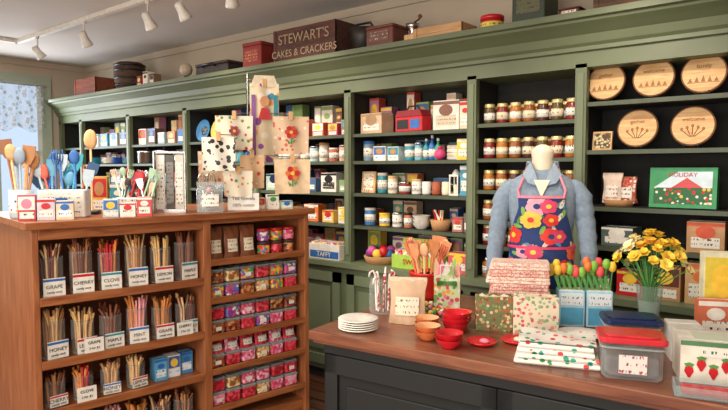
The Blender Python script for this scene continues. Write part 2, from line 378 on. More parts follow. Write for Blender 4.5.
b.box(-.13, .13, -.032, -.03, .02, .1, spots('#2f6a42', ['#e8e0d0', '#c83030', '#e8c050'], 50, .4)); b.prism([(-.13, .1), (.13, .1), (.13, .18), (-.02, .18)], -.032, -.03, mat('#cfe0ea')); b.prism([(-.05, .1), (.09, .1), (.02, .15)], -.034, -.032, RED); b.text('HOLIDAY', .03, .0, -.034, .155, RED); b.at(); b.done()
b = B('red_gingham_gift_basket'); b.at(-.97, 3.33, 1.358); b.lathe([(.07, 0), (.08, .035), (.075, .035), (.06, .01)], KRAFT, n=14)
i_bag(b, -1.0, 3.32, 1.375, .1, .06, .16, mat('#e0c8b8'), LABR); i_bag(b, -.93, 3.34, 1.375, .09, .06, .14, spots('#c87058', ['#e8d8c8', '#b83a34'], 60, .5), LAB); b.at(); b.done()
def boxes(name, spec, z, y=3.32):
    b = B(name)
    for (x, w, d, h, m, l, a) in spec: i_box(b, x, y, z, w, d, h, m, l, a, rz=R.uniform(-6, 6))
    b.at(); return b.done()
boxes('cookware_boxes', [(-1.03, .12, .12, .16, mat('#3c3430'), LAB, RED), (-.88, .13, .12, .13, RED, LAB, YEL), (-.72, .15, .12, .17, KRAFT, LAB, mat('#5c2c20')), (-.56, .14, .12, .2, mat('#c8a070'), LAB, ORG), (-.38, .15, .12, .18, mat('#9aaab0'), LAB, NAVY), (-.2, .13, .12, .15, RED, LAB, WHITE)], .901, 3.3)
boxes('wide_serving_boxes', [(-.95, .16, .14, .1, mat('#4a5b58'), LAB, WHITE), (-.55, .16, .14, .15, mat('#b88c60'), LAB, mat('#c85030')), (-.3, .18, .14, .12, mat('#2a3440'), LAB, ORG)], 1.151)
# bay A
boxes('toy_boxes', [(-2.6, .2, .12, .14, mat('#c9a888'), LAB, mat('#a08060')), (-2.01, .18, .12, .185, mat('#dcd4c6'), label('#c9b8a0', '#4a3020'), mat('#7a5040')), (-1.865, .08, .12, .17, mat('#d8c8b0'), LABR, RED)], 1.801)
b = B('red_toy_chest'); b.at(-2.28, 3.3, 1.801, rz=-8); b.box(-.12, .12, -.05, .05, 0, .1, RED, .01); b.prism([(-.12, .1), (.12, .1), (.1, .14), (-.1, .14)], -.05, .05, mat('#8a1820'))
b.box(-.1, .0, -.052, -.05, .02, .08, BLACK); b.box(.02, .1, -.052, -.05, .02, .08, BLUE); b.tube([(-.06, 0, .14), (-.04, 0, .17), (.04, 0, .17), (.06, 0, .14)], .006, BLACK); b.at(); b.done()
def cans(name, spec, z, y=3.32):
    b = B(name)
    for (x, r, h, m, l) in spec: i_can(b, x, y, z, r, h, m, l, LAB)
    b.at(); return b.done()
cans('candle_tins', [(-2.67, .04, .14, mat('#7a98b0'), BLUE), (-2.32, .035, .11, TEAL, WHITE), (-2.245, .03, .12, mat('#7ab0c0'), STEEL)], 1.613)
boxes('tea_boxes', [(-2.55, .1, .08, .1, WHITE, LABB, BLUE), (-2.43, .09, .08, .095, mat('#bfd4d8'), LAB, TEAL), (-1.885, .09, .1, .13, YEL, LAB, WHITE)], 1.613)
b = B('blue_glass_bottles')
for i in range(3): i_bottle(b, -2.175 + i * .045, 3.3, 1.614, .022, .14 + .02 * (i % 2), [TEAL, BLUE, mat('#3aa080')][i], WHITE)
b.at(); b.done()
b = B('pink_pomegranate_ornament'); b.at(-2.04, 3.25, 1.613); b.ball((0, 0, .036), .036, mat('#d0407a')); b.lathe([(.012, .068), (.02, .085)], mat('#b8345c'), n=6); b.at(); b.done()
b = B('folded_white_tea_towels')
for i in range(4): b.at(-1.985, 3.36, 1.613 + i * .024, rz=i * 2 - 3); b.box(-.045, .045, -.05, .05, 0, .023, [WHITE, CREAM][i % 2], .01)
b.at(); b.done()
b = B('boxed_picture_frame'); b.at(-2.66, 3.3, 1.389, rx=-6); b.box(-.06, .06, -.008, .008, 0, .15, LW); b.box(-.045, .045, -.01, -.008, .015, .135, spots('#e6e0d0', ['#6a9a50', '#d06a40'], 60, .35)); b.at(); b.done()
cans('stoneware_canisters', [(-2.55, .035, .14, TEAL, WHITE), (-2.46, .035, .12, mat('#d8cbb0'), LW), (-2.36, .04, .08, mat('#8a3028'), STEEL), (-2.26, .035, .1, WHITE, LW)], 1.389)
b = B('coffee_mugs')
for i in range(3): i_mug(b, -2.17 + i * .075, 3.3, 1.389, .03, .085, [WHITE, mat('#a05030'), CREAM][i])
b.at(); b.done()
b = B('white_lantern'); b.at(-1.95, 3.3, 1.389)
b.cb(0, 0, 0, .065, .065, .012, WHITE); b.cb(0, 0, .12, .065, .065, .012, WHITE)
for x in (-.028, .028):
    for y in (-.028, .028): b.cb(x, y, .01, .008, .008, .11, WHITE)
b.cyl(.015, .012, .07, CREAM); b.lathe([(.035, .132), (.01, .165)], WHITE, n=4); b.tube([(-.015, 0, .16), (0, 0, .19), (.015, 0, .16)], .002, BLACK); b.at(); b.done()
boxes('blue_gift_boxes', [(-1.865, .08, .1, .19, mat('#4a90ae'), LAB, WHITE)], 1.389)
cans('bath_salt_tins', [(-2.66, .04, .12, mat('#3a78b8'), WHITE), (-2.53, .038, .09, YEL, YEL), (-2.42, .036, .1, WHITE, STEEL), (-2.33, .03, .1, mat('#b86a48'), BLACK)], 1.161)
b = B('stacked_white_bowls')
for i in range(3): i_bowl(b, -2.21, 3.3, 1.161 + i * .025, .06, .04, WHITE)
b.at(); b.done()
b = B('wicker_basket_of_spoons'); b.at(-2.06, 3.3, 1.161); b.lathe([(.055, 0), (.07, .07), (.065, .07), (.05, .01)], KRAFT)
for i in range(6): b.tube([(R.uniform(-.03, .03), 0, .02), (R.uniform(-.06, .06), 0, .13)], .006, [RED, LW, WHITE][i % 3])
b.at(); b.done()
boxes('soap_boxes', [(-1.93, .07, .08, .09, mat('#a8705a'), LAB, RED), (-1.85, .06, .08, .12, mat('#6a5a56'), LABR, None)], 1.161)
CANDY = spots('#d8d0c0', ['#c82f3a', '#e8b830', '#3f9a50', '#2f74b8', '#d86aa0', '#e8e4da'], 55, .6, .4)
b = B('yarn_pouf_basket'); b.at(-2.55, 3.30, .901)
b.lathe([(.1, 0), (.12, .05), (.115, .055), (.1, .02)], KRAFT, n=18)
for i in range(11):
    a = i * .62; b.ball((.075 * math.cos(a), .065 * math.sin(a), .07 + .02 * (i % 2)), .034, [mat('#7a3b8a'), mat('#c04890'), YEL, RED, BLUE, GRN][i % 6])
b.at(); b.done()
b = B('candy_counter_display'); b.at(-2.2, 3.27, .901); b.box(-.18, .18, -.07, .07, 0, .09, mat('#9cc048')); b.prism([(-.18, .09), (.18, .09), (.18, .19), (-.18, .19)], .06, .07, mat('#b8d858')); b.box(-.16, .16, -.06, .05, .09, .12, CANDY)
b.text('SWEETS', .05, 0, -.074, .03, RED); b.text('SWEETS', .05, 0, .056, .135, mat('#205020')); b.at(); b.done()
boxes('puzzle_boxes', [(-1.91, .14, .12, .13, mat('#c85858'), LAB, YEL)], .901)
# bay 4
boxes('craft_kit_boxes', [(-3.6, .2, .12, .12, BLUE, LAB, YEL), (-3.35, .16, .12, .14, mat('#b8502c'), LABR, RED), (-3.12, .12, .1, .1, mat('#d0603c'), LAB, WHITE), (-2.97, .1, .1, .09, mat('#c83a6a'), LAB, YEL), (-2.85, .08, .1, .11, KRAFT, LAB, TEAL)], 1.801)
cans('cocoa_tins', [(-3.6 + i * .1, .04, .1 + .02 * (i % 3), [mat('#a8c8d0'), mat('#dfd6c4'), mat('#c8604a'), mat('#d8a888')][i % 4], [WHITE, STEEL, KRAFT][i % 3]) for i in range(8)], 1.613)
boxes('cookbook_stack', [(-3.62, .16, .1, .13, mat('#a8c0b0'), LAB, NAVY), (-3.4, .14, .1, .15, mat('#cc4a3a'), LAB, WHITE), (-3.2, .13, .1, .1, mat('#3c5a80'), LAB, None), (-3.02, .14, .1, .14, WHITE, LABK, BLACK), (-2.86, .1, .1, .09, mat('#7f9a6a'), LAB, None)], 1.389)
boxes('cracker_boxes', [(-3.6, .16, .1, .12, YEL, LAB, RED), (-3.4, .14, .1, .1, mat('#58a070'), LAB, GRN), (-3.2, .14, .1, .13, ORG, LAB, WHITE), (-3.02, .12, .1, .09, mat('#dcb24a'), LAB, RED), (-2.87, .1, .1, .12, WHITE, LABY, YEL)], 1.161)
b = B('boxed_candy_display'); b.at(-2.98, 3.25, .901); b.box(-.15, .15, -.07, .07, 0, .11, WHITE); b.box(-.14, .14, -.072, -.07, .01, .06, BLUE); b.box(-.135, .135, -.06, .06, .11, .125, CANDY); b.text('TAFFY', .05, 0, -.073, .02, WHITE); b.at(); b.done()
boxes('lollipop_boxes', [(-3.6, .2, .12, .14, RED, LAB, WHITE), (-3.35, .18, .12, .12, mat('#e0a0b4'), LAB, WHITE)], .901)
# left bays
b = B('patterned_plates_on_stands')
for i, (x, c) in enumerate(((-4.6, '#4a8fc8'), (-4.38, '#e0c860'), (-4.15, '#58a088'), (-3.92, '#e07850'))):
    b.at(x, 3.33, 1.801 + .105, rx=78); b.lathe([(1e-6, 0), (.05, 0), (.095, .014), (.1, .02)], mat(c), n=20, cap=(0, 0)); b.lathe([(1e-6, .003), (.045, .003)], spots('#e8e4da', [c, '#e8e4da'], 50, .4), n=20)
    b.at(x, 3.3, 1.801); b.tube([(0, .06, .003), (0, -.03, .003), (0, -.03, .02)], .003, BLACK)
b.at(); b.done()
b = B('ceramic_mugs')
for z in (1.613, 1.389):
    for i in range(8): i_mug(b, -4.6 + i * .11, 3.3, z, .036, .085, [WHITE, TEAL, BLUE, CREAM, mat('#c8643a')][(i + int(z * 10)) % 5])
b.at(); b.done()
b = B('stainless_stock_pots')
for i in range(2):
    b.at(-5.5 + i * .3, 3.3, 1.613); b.lathe([(.09, 0), (.1, .01), (.1, .11), (.105, .115), (.09, .13), (.02, .14)], STEEL, n=20); b.ball((0, 0, .15), .014, BLACK); b.tube([(-.1, 0, .09), (-.13, 0, .095), (-.1, 0, .1)], .006, STEEL)
b.at(); b.done()
b = B('tea_kettle'); i_teapot(b, -4.94, 3.31, 1.613, .07, mat('#c8ccc8', .2, .5)); b.at(); b.done()
boxes('kitchen_gadget_boxes', [(-5.55 + i * .17, .13, .1, R.uniform(.1, .17), [WHITE, mat('#5a4038'), mat('#8fa8a0'), KRAFT, BLUE][i % 5], [LAB, LABR][i % 2], [RED, BLUE, WHITE][i % 3]) for i in range(5)], 1.801)
boxes('bakeware_boxes', [(-5.55 + i * .17, .14, .1, R.uniform(.1, .15), [mat('#c8c0b0'), mat('#684838'), TEAL, RED, WHITE][i % 5], LAB, [RED, BLUE, WHITE][i % 3]) for i in range(5)], 1.389)
b = B('plate_stacks')
for i in range(4):
    for j in range(5): b.at(-6.5 + i * .22, 3.31, 1.613 + j * .014); b.lathe([(.05, 0), (.085, .012), (.09, .014), (.05, .006), (1e-6, .005)], [TEAL, WHITE, BLUE, mat('#88b0b8')][i], n=18)
b.at(); b.done()
boxes('boxed_glassware', [(-6.5 + i * .2, .15, .12, .14, [WHITE, TEAL, mat('#a0a8a0'), mat('#5a4038')][i], LAB, BLUE) for i in range(4)], 1.801)
boxes('apothecary_boxes', [(-7.0 + i * .12, .1, .1, .14, [WHITE, TEAL, KRAFT][i % 3], LAB, RED) for i in range(2)], 1.613)

# ------------------------------------------------------------ antiques on top of cornice
ZT = ZF + .239
def crate(name, x, w, d, h, m, txt=None, y=3.2, rz=0, tm=CREAM, sz=.1):
    b = B(name, (x, y, ZT), rz); b.box(-w / 2, w / 2, -d / 2, -d / 2 + .012, 0, h, m); b.box(-w / 2, w / 2, d / 2 - .012, d / 2, 0, h, m)
    b.box(-w / 2, -w / 2 + .012, -d / 2, d / 2, 0, h, m); b.box(w / 2 - .012, w / 2, -d / 2, d / 2, 0, h, m); b.box(-w / 2, w / 2, -d / 2, d / 2, 0, .01, m)
    for x_ in (-w / 2, w / 2 - .025): b.box(x_, x_ + .025, -d / 2 - .004, -d / 2, 0, h, m)
    b.box(-w / 2, w / 2, -d / 2 - .002, -d / 2, h * .43, h * .445, BLACK)
    if txt:
        T = txt.split('|')
        for i, t in enumerate(T): b.text(t, sz if i == 0 else sz * .72, 0, -d / 2 - .006, h * (.54 if len(T) > 1 and i == 0 else .14 if i else .3), tm)
    return b.done()
crate('antique_cracker_crate', -3.1, .62, .24, .235, wood('#3c2620', '#643c30', 0, .8, 8), "STEWART'S|CAKES & CRACKERS", tm=mat('#a08a70'), sz=.1, y=3.22)
crate('long_wooden_crate', -.84, .42, .2, .14, DW, 'PACKED FRESH', sz=.045, tm=mat('#8a7050'))
crate('small_wooden_crate', -6.35, .46, .22, .17, RW, None)
crate('flat_wooden_box', -1.98, .34, .18, .07, wood('#a8794a', '#c89a66', 0), None)
b = B('wooden_keg', (-5.72, 3.25, ZT)); b.lathe([(.12, 0), (.15, .1), (.155, .16), (.15, .22), (.12, .28)], DW, n=18)
for z in (.05, .12, .2, .25): b.lathe([(.138 + .017 * math.sin(z * 9), z - .01), (.142 + .017 * math.sin(z * 9), z + .01)], BLACK, n=18)
b.done()
b = B('vintage_spice_tins', (-5.4, 3.2, ZT)); 
for i in range(3): i_box(b, i * .11, 0, 0, .08, .08, .11 + .03 * (i % 2), [RED, CREAM, mat('#806048'), WHITE][i], LAB, BLACK)
b.done()
b = B('globe_ornament', (-4.68, 3.2, ZT)); b.lathe([(.05, 0), (.02, .03), (.015, .05)], BLACK); b.ball((0, 0, .1), .06, mat('#b8a890')); b.done()
b = B('flat_picnic_hamper', (-4.2, 3.22, ZT)); b.box(-.22, .22, -.11, .11, 0, .08, mat('#352a26', bump=.5), .02); b.box(-.225, .225, -.115, .115, .08, .1, mat('#40332c', bump=.5), .02); b.tube([(-.08, -.12, .06), (-.07, -.15, .08), (.07, -.15, .08), (.08, -.12, .06)], .007, BLACK); b.done()
def tin(name, x, w, d, h, m, y=3.2, lab=LABR):
    b = B(name, (x, y, ZT)); b.cb(0, 0, 0, w, d, h * .85, m, .012); b.cb(0, 0, h * .85, w + .008, d + .008, h * .13, m, .014); b.lathe([(.02, h * .98), (.025, h * 1.03), (1e-6, h * 1.05)], m, n=10)
    b.box(-w * .35, w * .35, -d / 2 - .002, -d / 2, h * .25, h * .7, lab); return b.done()
tin('red_biscuit_tin', -3.68, .22, .18, .2, mat('#8a2a24'), lab=label('#9a4034', '#d8b870'))
tin('brown_tobacco_tin', -2.42, .22, .18, .14, mat('#6a3a30'), lab=label('#6a4a40', '#c8b090'))
tin('dark_canister_tin', -1.4, .19, .19, .2, mat('#2f3a2c'), lab=label('#5a5a40', '#2a2a20'))
tin('low_tin_box', -1.19, .11, .12, .05, mat('#5a3028'))
b = B('coal_scuttle', (-2.665, 3.25, ZT)); b.lathe([(.06, 0), (.085, .1), (.105, .17), (.09, .17), (.06, .02)], mat('#2c2724', .5), n=16); b.tube([(-.095, 0, .165), (-.06, 0, .21), (.06, 0, .21), (.095, 0, .165)], .008, BLACK); b.done()
b = B('wall_mounted_coffee_grinder', (-2.22, 3.2, ZT)); b.box(-.04, .04, -.04, .04, 0, .06, LW, .006); b.lathe([(.025, .06), (.015, .08), (.04, .11), (.045, .13)], STEEL); b.tube([(0, 0, .13), (.03, -.01, .14), (.07, -.02, .15)], .005, BLACK); b.ball((.07, -.02, .165), .014, RW); b.done()
b = B('red_round_tin', (-1.65, 3.18, ZT)); b.lathe([(.065, 0), (.065, .06), (.068, .06), (.068, .08), (.06, .085)], RED, n=20); b.lathe([(.066, .015), (.066, .045)], LABY, n=20); b.done()

# ------------------------------------------------------------ track lights
b = B('track_lighting')
b.box(-6.2, -.5, 2.36, 2.4, 2.745, 2.779, WHITE); b.box(-6.2, -6.16, .6, 2.38, 2.745, 2.779, WHITE)
HEADS = [(-5.75, 2.38), (-4.87, 2.38), (-3.93, 2.38), (-3.52, 2.38), (-3.0, 2.38), (-1.9, 2.38), (-.9, 2.38), (-6.18, 2.0), (-6.18, 1.5)]
HM = mat('#d2cec6', .4)
for i, (x, y) in enumerate(HEADS):
    b.at(x, y, 2.745); b.cyl(.016, -.02, 0, HM); b.cyl(.006, -.11, 0, HM)
    b.at(x, y, 2.615, rz=-10 + (i * 37) % 50, rx=35)
    b.lathe([(.018, .055), (.03, .042), (.03, -.005), (.043, -.05), (.045, -.065), (.04, -.065), (.026, -.02), (1e-6, -.02)], HM, n=16)
    b.lathe([(1e-6, -.03), (.03, -.03)], mat('#fff2dc', emit=4), n=12)
b.at(); b.done()

# ------------------------------------------------------------ wooden display unit (left)
UO = (-2.89, 1.188, 0); UR = 80.5
LX = 1.51; SX = -.045; ZU0 = 1.312
b = B('wooden_display_shelving', UO, UR)
b.box(SX - .03, LX + .03, -.03, .92, ZU0 - .035, ZU0, UWX)
zt = ZU0 - .035
for x in (SX, .80, LX - .03):
    b.box(x, x + .03 if x != .8 else x + .045, 0, .9, 0, zt, UWZ)
b.box(SX + .03, .8, 0, .02, 1.225, zt, UWX); b.box(.845, LX - .03, 0, .02, 1.25, zt, UWX)
b.box(SX + .03, LX - .03, .36, .37, .05, zt, wood('#6e4029', '#8a5436', 2))
for z in (.945, .645, .41, .14): b.box(SX + .03, .8, .005, .36, z - .022, z, UWX); b.box(SX + .03, .8, 0, .012, z - .03, z + .012, UWX)
for z in (1.04, .824, .615, .42, .2): b.box(.845, LX - .03, .005, .36, z - .02, z, UWX); b.box(.845, LX - .03, 0, .012, z - .025, z + .012, UWX)
b.box(SX + .03, LX - .03, .03, .36, 0, .1, UWX)
b.done(bevel=.003)
def UB(name, lx=0, ly=0, z=0, rz=0):
    c, s = math.cos(math.radians(UR)), math.sin(math.radians(UR))
    return B(name, (UO[0] + c * lx - s * ly, UO[1] + s * lx + c * ly, z), UR + rz)
stick = [mat('#6a2c1e'), mat('#a8703c'), mat('#b82028'), LW, mat('#dcae6c'), mat('#7a4228'), mat('#e8a0a8'), mat('#d8843a')]
def sjar(lx, z, h, i, w=.114):
    b = UB('jar_of_candy_sticks', lx, .085, z + .001, R.uniform(-8, 8))
    b.lathe([(w * .42, 0), (w * .46, .008)], GLASSD, n=16)
    b.lathe([(w * .44, .008), (w * .46, .016), (w * .46, h * .8), (w * .42, h * .82)], GLASS, n=16, cap=(0, 0))
    b.lathe([(w * .43, h * .81), (w * .47, h * .82), (w * .47, h * .85)], GLASSD, n=16, cap=(0, 0))
    c = [stick[i % 8], stick[(i * 2 + 3) % 8]]
    for k in range(26):
        a = R.uniform(0, 6.28); r = R.uniform(.12, .37) * w; rr = R.uniform(.3, .5) * w
        b.tube([(r * .8 * math.cos(a), r * .8 * math.sin(a), .012), (min(r, .36 * w) * math.cos(a), r * math.sin(a), h * .7), (rr * math.cos(a), rr * .8 * math.sin(a), h * R.uniform(.92, 1.15))], .0058, c[(k // 3) % 2], 5)
    b.box(-w * .42, w * .42, -w * .5, -w * .48, .008, h * .42, WHITE); b.box(-w * .42, w * .42, -w * .505, -w * .5, h * .35, h * .4, [BLUE, RED, TEAL][i % 3])
    b.text(['GRAPE', 'CHERRY', 'CLOVE', 'HONEY', 'LEMON', 'MAPLE', 'MINT'][i % 7], .024, 0, -w * .505, h * .2, BLACK); b.text('candy stick', .015, 0, -w * .505, h * .1, BLACK)
    b.done()
for i in range(6): sjar(.055 + i * .134, .945, .225 + .02 * (i % 2), i)
for i in range(6): sjar(.055 + i * .134, .645, .2 + .02 * (i % 3 == 0), i + 3)
for i in range(4): sjar(.055 + i * .13, .41, .15, i + 1, .1)
b = UB('blue_taffy_packs', .66, .11, .411)
for i in range(3): i_box(b, -.08 + i * .08, .015 * i, 0, .07, .07, .12, [mat('#5aa0c8'), WHITE, mat('#3f88b8')][i], LABB, BLUE)
b.done()
for i in range(6): sjar(.055 + i * .13, .14, .17, i + 4)
for (lx, z, t) in ((.18, .41, 'CLOVE'), (.22, .645, 'GRAPE'), (.69, .645, 'CHERRY')):
    b = UB('price_card', lx, .004, z + .013); b.at(0, 0, 0, rx=-4); b.box(-.045, .045, 0, .003, 0, .07, WHITE); b.text(t, .02, 0, -.001, .042, BLACK); b.text('3 for $1', .016, 0, -.001, .016, BLACK); b.at(); b.box(-.02, .02, 0, .012, 0, .003, WHITE); b.done()
sw = [spots('#5a3420', ['#8a5230', '#a83a34', '#c88a50', '#4c2a1c'], 60, .8, .4), spots('#9a2028', ['#c82c3a', '#dc5060', '#a82028'], 60, .8, .4), spots('#d8567a', ['#e88098', '#f0b4c4', '#c84060'], 60, .8, .4),
      spots('#c8a030', ['#d83838', '#e8b838', '#48a058', '#3870b8', '#e07830'], 70, .8, .4), spots('#c08450', ['#d8a868', '#986238', '#e8d0a0'], 60, .8, .4), spots('#4a60a0', ['#5070b8', '#c84a6a', '#e8d8c8', '#8a3c90'], 70, .8, .4)]
def tubs(z, idx, layers, off):
    b = UB('sweets_tubs', 0, 0, z + .001)
    for l in range(layers):
        for i in range(6):
            x = .9 + i * .1
            b.at(x, .085, l * .084, R.uniform(-4, 4)); m = sw[idx[(i + l * 2 + off) % len(idx)]]
            b.box(-.043, .043, -.052, .052, 0, .064, m, .014); b.box(-.047, .047, -.056, .056, .064, .07, GLASSD, .014); b.box(-.042, .042, -.05, .05, .07, .078, clear('#f4f4f4', .25), .012)
            if (i + l) % 3 == 0: b.box(-.018, .018, -.0545, -.052, .02, .042, WHITE)
    b.at(); b.done()
b = UB('pretzel_bags', 0, 0, 1.041)
for i in range(3): i_bag(b, .905 + i * .105, .085, 0, .1, .07, .185, mat('#7a4428', .4), label('#e4d8c0', '#503020'), top=None)
b.done()
b = UB('sweets_jars', 0, 0, 1.041)
for l in range(2):
    for i in range(3): b.at(1.23 + i * .088, .08, l * .08); m = sw[[3, 1, 0, 5, 3, 2][i + l * 3]]; b.lathe([(.034, 0), (.038, .01), (.038, .06)], m, n=14); b.lathe([(.04, .06), (.04, .074), (.035, .076)], [mat('#382820'), RED][l], n=14)
b.done()
tubs(.824, [3, 5, 0, 4, 3, 1], 2, 0); tubs(.615, [1, 0, 0, 1, 5, 2], 2, 1); tubs(.42, [2, 1, 0, 1, 2, 4], 1, 2); tubs(.2, [2, 2, 1, 1, 4], 2, 1)
b = UB('gummy_bags', 0, 0, .42 + .08)
for i in range(6): i_bag(b, .9 + i * .1, .08, 0, .095, .06, .09, sw[[1, 2, 1][i % 3]], LAB)
b.done()
# --- things on top
ZU = ZU0 + .001
b = UB('crock_of_spatulas', .16, .22, ZU, -30); b.box(-.11, .11, -.06, .06, 0, .14, mat('#dedcd6'), .012); b.box(-.1, .1, -.05, .05, .135, .142, BLACK); b.box(-.09, .09, -.062, -.06, .02, .12, LAB); b.box(-.03, .03, -.064, -.062, .03, .1, BLUE)
for i in range(22):
    x = -.09 + i * .0085; a = R.uniform(-.06, .06); h = R.uniform(.2, .34); m = [mat('#2a62a8'), mat('#274f78'), mat('#2f9fb0'), mat('#b8c8d0'), mat('#5a98b8'), mat('#d0604a')][i % 6]; y = R.uniform(-.03, .03)
    spoon(b, (x, y, .02), (x + a, y, h - .06), m, [0, 1, 2, 0, 1][i % 5], 1.05)
b.done()
b = UB('crock_of_wooden_spoons', -.02, .28, ZU, -30); b.lathe([(.05, 0), (.055, .01), (.055, .14), (.05, .14), (.045, .02)], mat('#b8c4c8'), n=18); b.lathe([(.056, .03), (.056, .1)], spots('#d8d8d8', ['#c03040', '#3060a0', '#e0b040'], 60, .35), n=18, cap=(0, 0))
for i in range(9):
    a = i * .7; x, y = .055 * math.cos(a), .04 * math.sin(a); h = R.uniform(.28, .34); m = [mat('#b07a4a'), mat('#8a5632'), LWX, mat('#8fa0b0')][i % 4]
    spoon(b, (x * .3, y * .3, .02), (x, y, h - .04), m, [0, 0, 1][i % 3], 1.15)
b.done()
b = UB('long_wooden_spoon_stand', .33, .35, ZU, -30); b.cb(0, 0, 0, .08, .08, .02, BLACK, .01); b.tube([(0, 0, .02), (0, 0, .35)], .006, LW); b.ball((0, 0, .40), (.035, .012, .055), LW); b.done()
b = UB('recipe_card_boxes', .04, .09, ZU, -20)
for i in range(3): i_box(b, -.075 + i * .08, .0, 0, .075, .05, [.12, .1, .09][i], [mat('#b83a44'), mat('#c8c0c8'), mat('#d8c8a8')][i], [LAB, LABR, LABB][i], [WHITE, RED, BLUE][i])
b.done()
b = UB('caddy_of_red_utensils', .50, .2, ZU, -30); b.box(-.09, .09, -.05, .05, 0, .09, mat('#c8ccd0'), .01); b.box(-.08, .08, -.052, -.05, .01, .08, LAB)
for i in range(26):
    x = -.08 + i * .0065; a = R.uniform(-.07, .07); h = R.uniform(.12, .21); m = [RED, STEEL, mat('#a8c8a8'), mat('#3a3438'), mat('#a01a24'), mat('#d8b8a0'), TEAL][i % 7]
    spoon(b, (x, 0, .02), (x + a, R.uniform(-.03, .03), h), m, i % 3, .7)
b.done()
b = UB('white_gadget_boxes', .34, .08, ZU, -25)
for i in range(3): i_box(b, i * .08, 0, 0, .072, .05, [.09, .07, .1][i], [mat('#b8d0d8'), WHITE, mat('#c84a4a')][i], LAB, [BLUE, RED, WHITE][i])
b.done()
b = UB('framed_sign_rack', .70, .19, ZU, -30)
b.cb(0, 0, 0, .17, .1, .02, STEEL)
for i in range(3): b.at(-.05 + i * .05, 0, .02); b.box(-.022, .022, -.01, .01, 0, .3, [WHITE, mat('#5a5652'), mat('#cfc8bc')][i]); b.box(-.018, .018, -.012, -.01, .03, .26, [LAB, label('#88847e', '#202020'), LAB][i])
b.at(); b.box(-.085, -.08, -.04, .04, .02, .34, STEEL); b.box(.08, .085, -.04, .04, .02, .34, STEEL); b.box(-.085, .085, -.005, .005, .33, .34, STEEL); b.done()
b = UB('colourful_sponge_packs', .55, .42, ZU, -30)
for i in range(4): i_box(b, -.15 + i * .1, 0, 0, .085, .06, [.2, .16, .22, .18][i], [mat('#d8b04a'), TEAL, mat('#c86048'), mat('#c8bca8')][i], LAB, [RED, WHITE, BLUE, GRN][i])
b.done()
b = UB('balloon_whisks_in_jar', .95, .24, ZU); b.lathe([(.06, 0), (.065, .01), (.065, .12), (.06, .13)], GLASSD, n=18, cap=(1, 0))
for k in range(4):
    cx, cy = .03 * math.cos(k * 1.6), .03 * math.sin(k * 1.6)
    b.tube([(cx * .3, cy * .3, .01), (cx, cy, .12)], .006, [STEEL, BLACK][k % 2])
    for j in range(4):
        q = j * math.pi / 4; b.tube([(cx + s_ * .035 * math.sin(t) * math.cos(q), cy + s_ * .035 * math.sin(t) * math.sin(q), .12 + .05 * (1 - math.cos(t))) for s_, t in [(1, 0), (1, .8), (1, 1.6), (1, 2.4), (0, 3.1416), (-1, 2.4), (-1, 1.6), (-1, .8), (-1, 0)]], .0018, STEEL, 4)
b.done()
b = UB('bag_of_cookie_cutters', .885, .075, ZU, -30); i_bag(b, 0, 0, 0, .15, .08, .17, clear('#eef2f4', .2), LAB); b.at()
for k in range(7): b.ball((R.uniform(-.04, .04), R.uniform(-.012, .012), .03 + k * .015), .018, [WHITE, STEEL, mat('#e8a0a0'), KRAFT][k % 4])
b.done()
b = UB('counter_sign', 1.08, .05, ZU, -32); b.at(0, 0, .002, rx=-8); b.box(-.09, .09, -.003, .003, 0, .1, WHITE); b.text('Tea towels', .03, 0, -.004, .06, BLACK); b.text('100% cotton', .025, 0, -.004, .022, BLACK); b.at(); b.box(-.05, .05, 0, .05, 0, .005, WHITE); b.done()
b = UB('small_packaged_kits', 1.29, .06, ZU, -20)
for i in range(3): i_box(b, -.09 + i * .085, 0, 0, .07, .05, [.07, .09, .05][i], [mat('#d8b890'), WHITE, mat('#b0c8b0')][i], LAB, [RED, GRN, BLUE][i])
b.done()
# towel rack
CLO = '#e4d9c2'
fl = [spots(CLO, ['#c04038', CLO, '#6a9050', CLO, '#d88a48'], 34, .34), spots('#e4ded0', ['#242424', '#e4ded0', '#3a3a3a'], 34, .45), spots('#dcbc9c', ['#dcbc9c', '#c86a50', '#e8dcc8'], 34, .36), spots('#d9b48c', ['#c8503c', '#e4dccc', '#d9b48c'], 26, .32), spots('#dfcdac', ['#e8a060', '#3a8aa8', '#8a4a98', '#dfcdac', '#e8e0d0'], 18, .42)]
b = B('tea_towel_display_rack')
PX, PY = -2.94, 2.45
b.at(PX, PY, ZU); b.lathe([(.07, 0), (.07, .01), (.012, .02), (.008, .03)], BLACK, n=18); b.at()
b.tube([(PX, PY, ZU + .02), (PX, PY, 2.15)], .007, BLACK)
def towel(x, y, z, w, h, m, sway=.01, tag=True):
    b.tube([(PX, PY, z + h / 2 + .03), (x, y, z + h / 2 + .015)], .003, STEEL)
    b.at(x, y, z, rz=52)
    for o in (-.004, .004): b.grid(lambda u, v: ((u - .5) * w * (1 + .04 * v), o + sway * math.sin(u * 9 + v * 2) * (1 - v * .3), (v - .5) * h), 12, 8, m)
    b.box(-.012, .012, -.012, .012, h / 2 - .02, h / 2 + .03, LW); b.at()
towel(-2.84, 2.50, 1.84, .17, .48, fl[4]); towel(-2.86, 2.28, 1.77, .21, .2, fl[0]); towel(-2.68, 2.57, 1.76, .21, .23, fl[2])
towel(-2.80, 2.12, 1.64, .18, .19, fl[1]); towel(-2.66, 2.56, 1.51, .21, .21, mat('#dcc09c', .8)); towel(-2.82, 2.38, 1.54, .14, .2, fl[3]); towel(-2.78, 2.24, 1.47, .16, .15, fl[0]); towel(-2.95, 2.2, 1.56, .18, .2, fl[2])
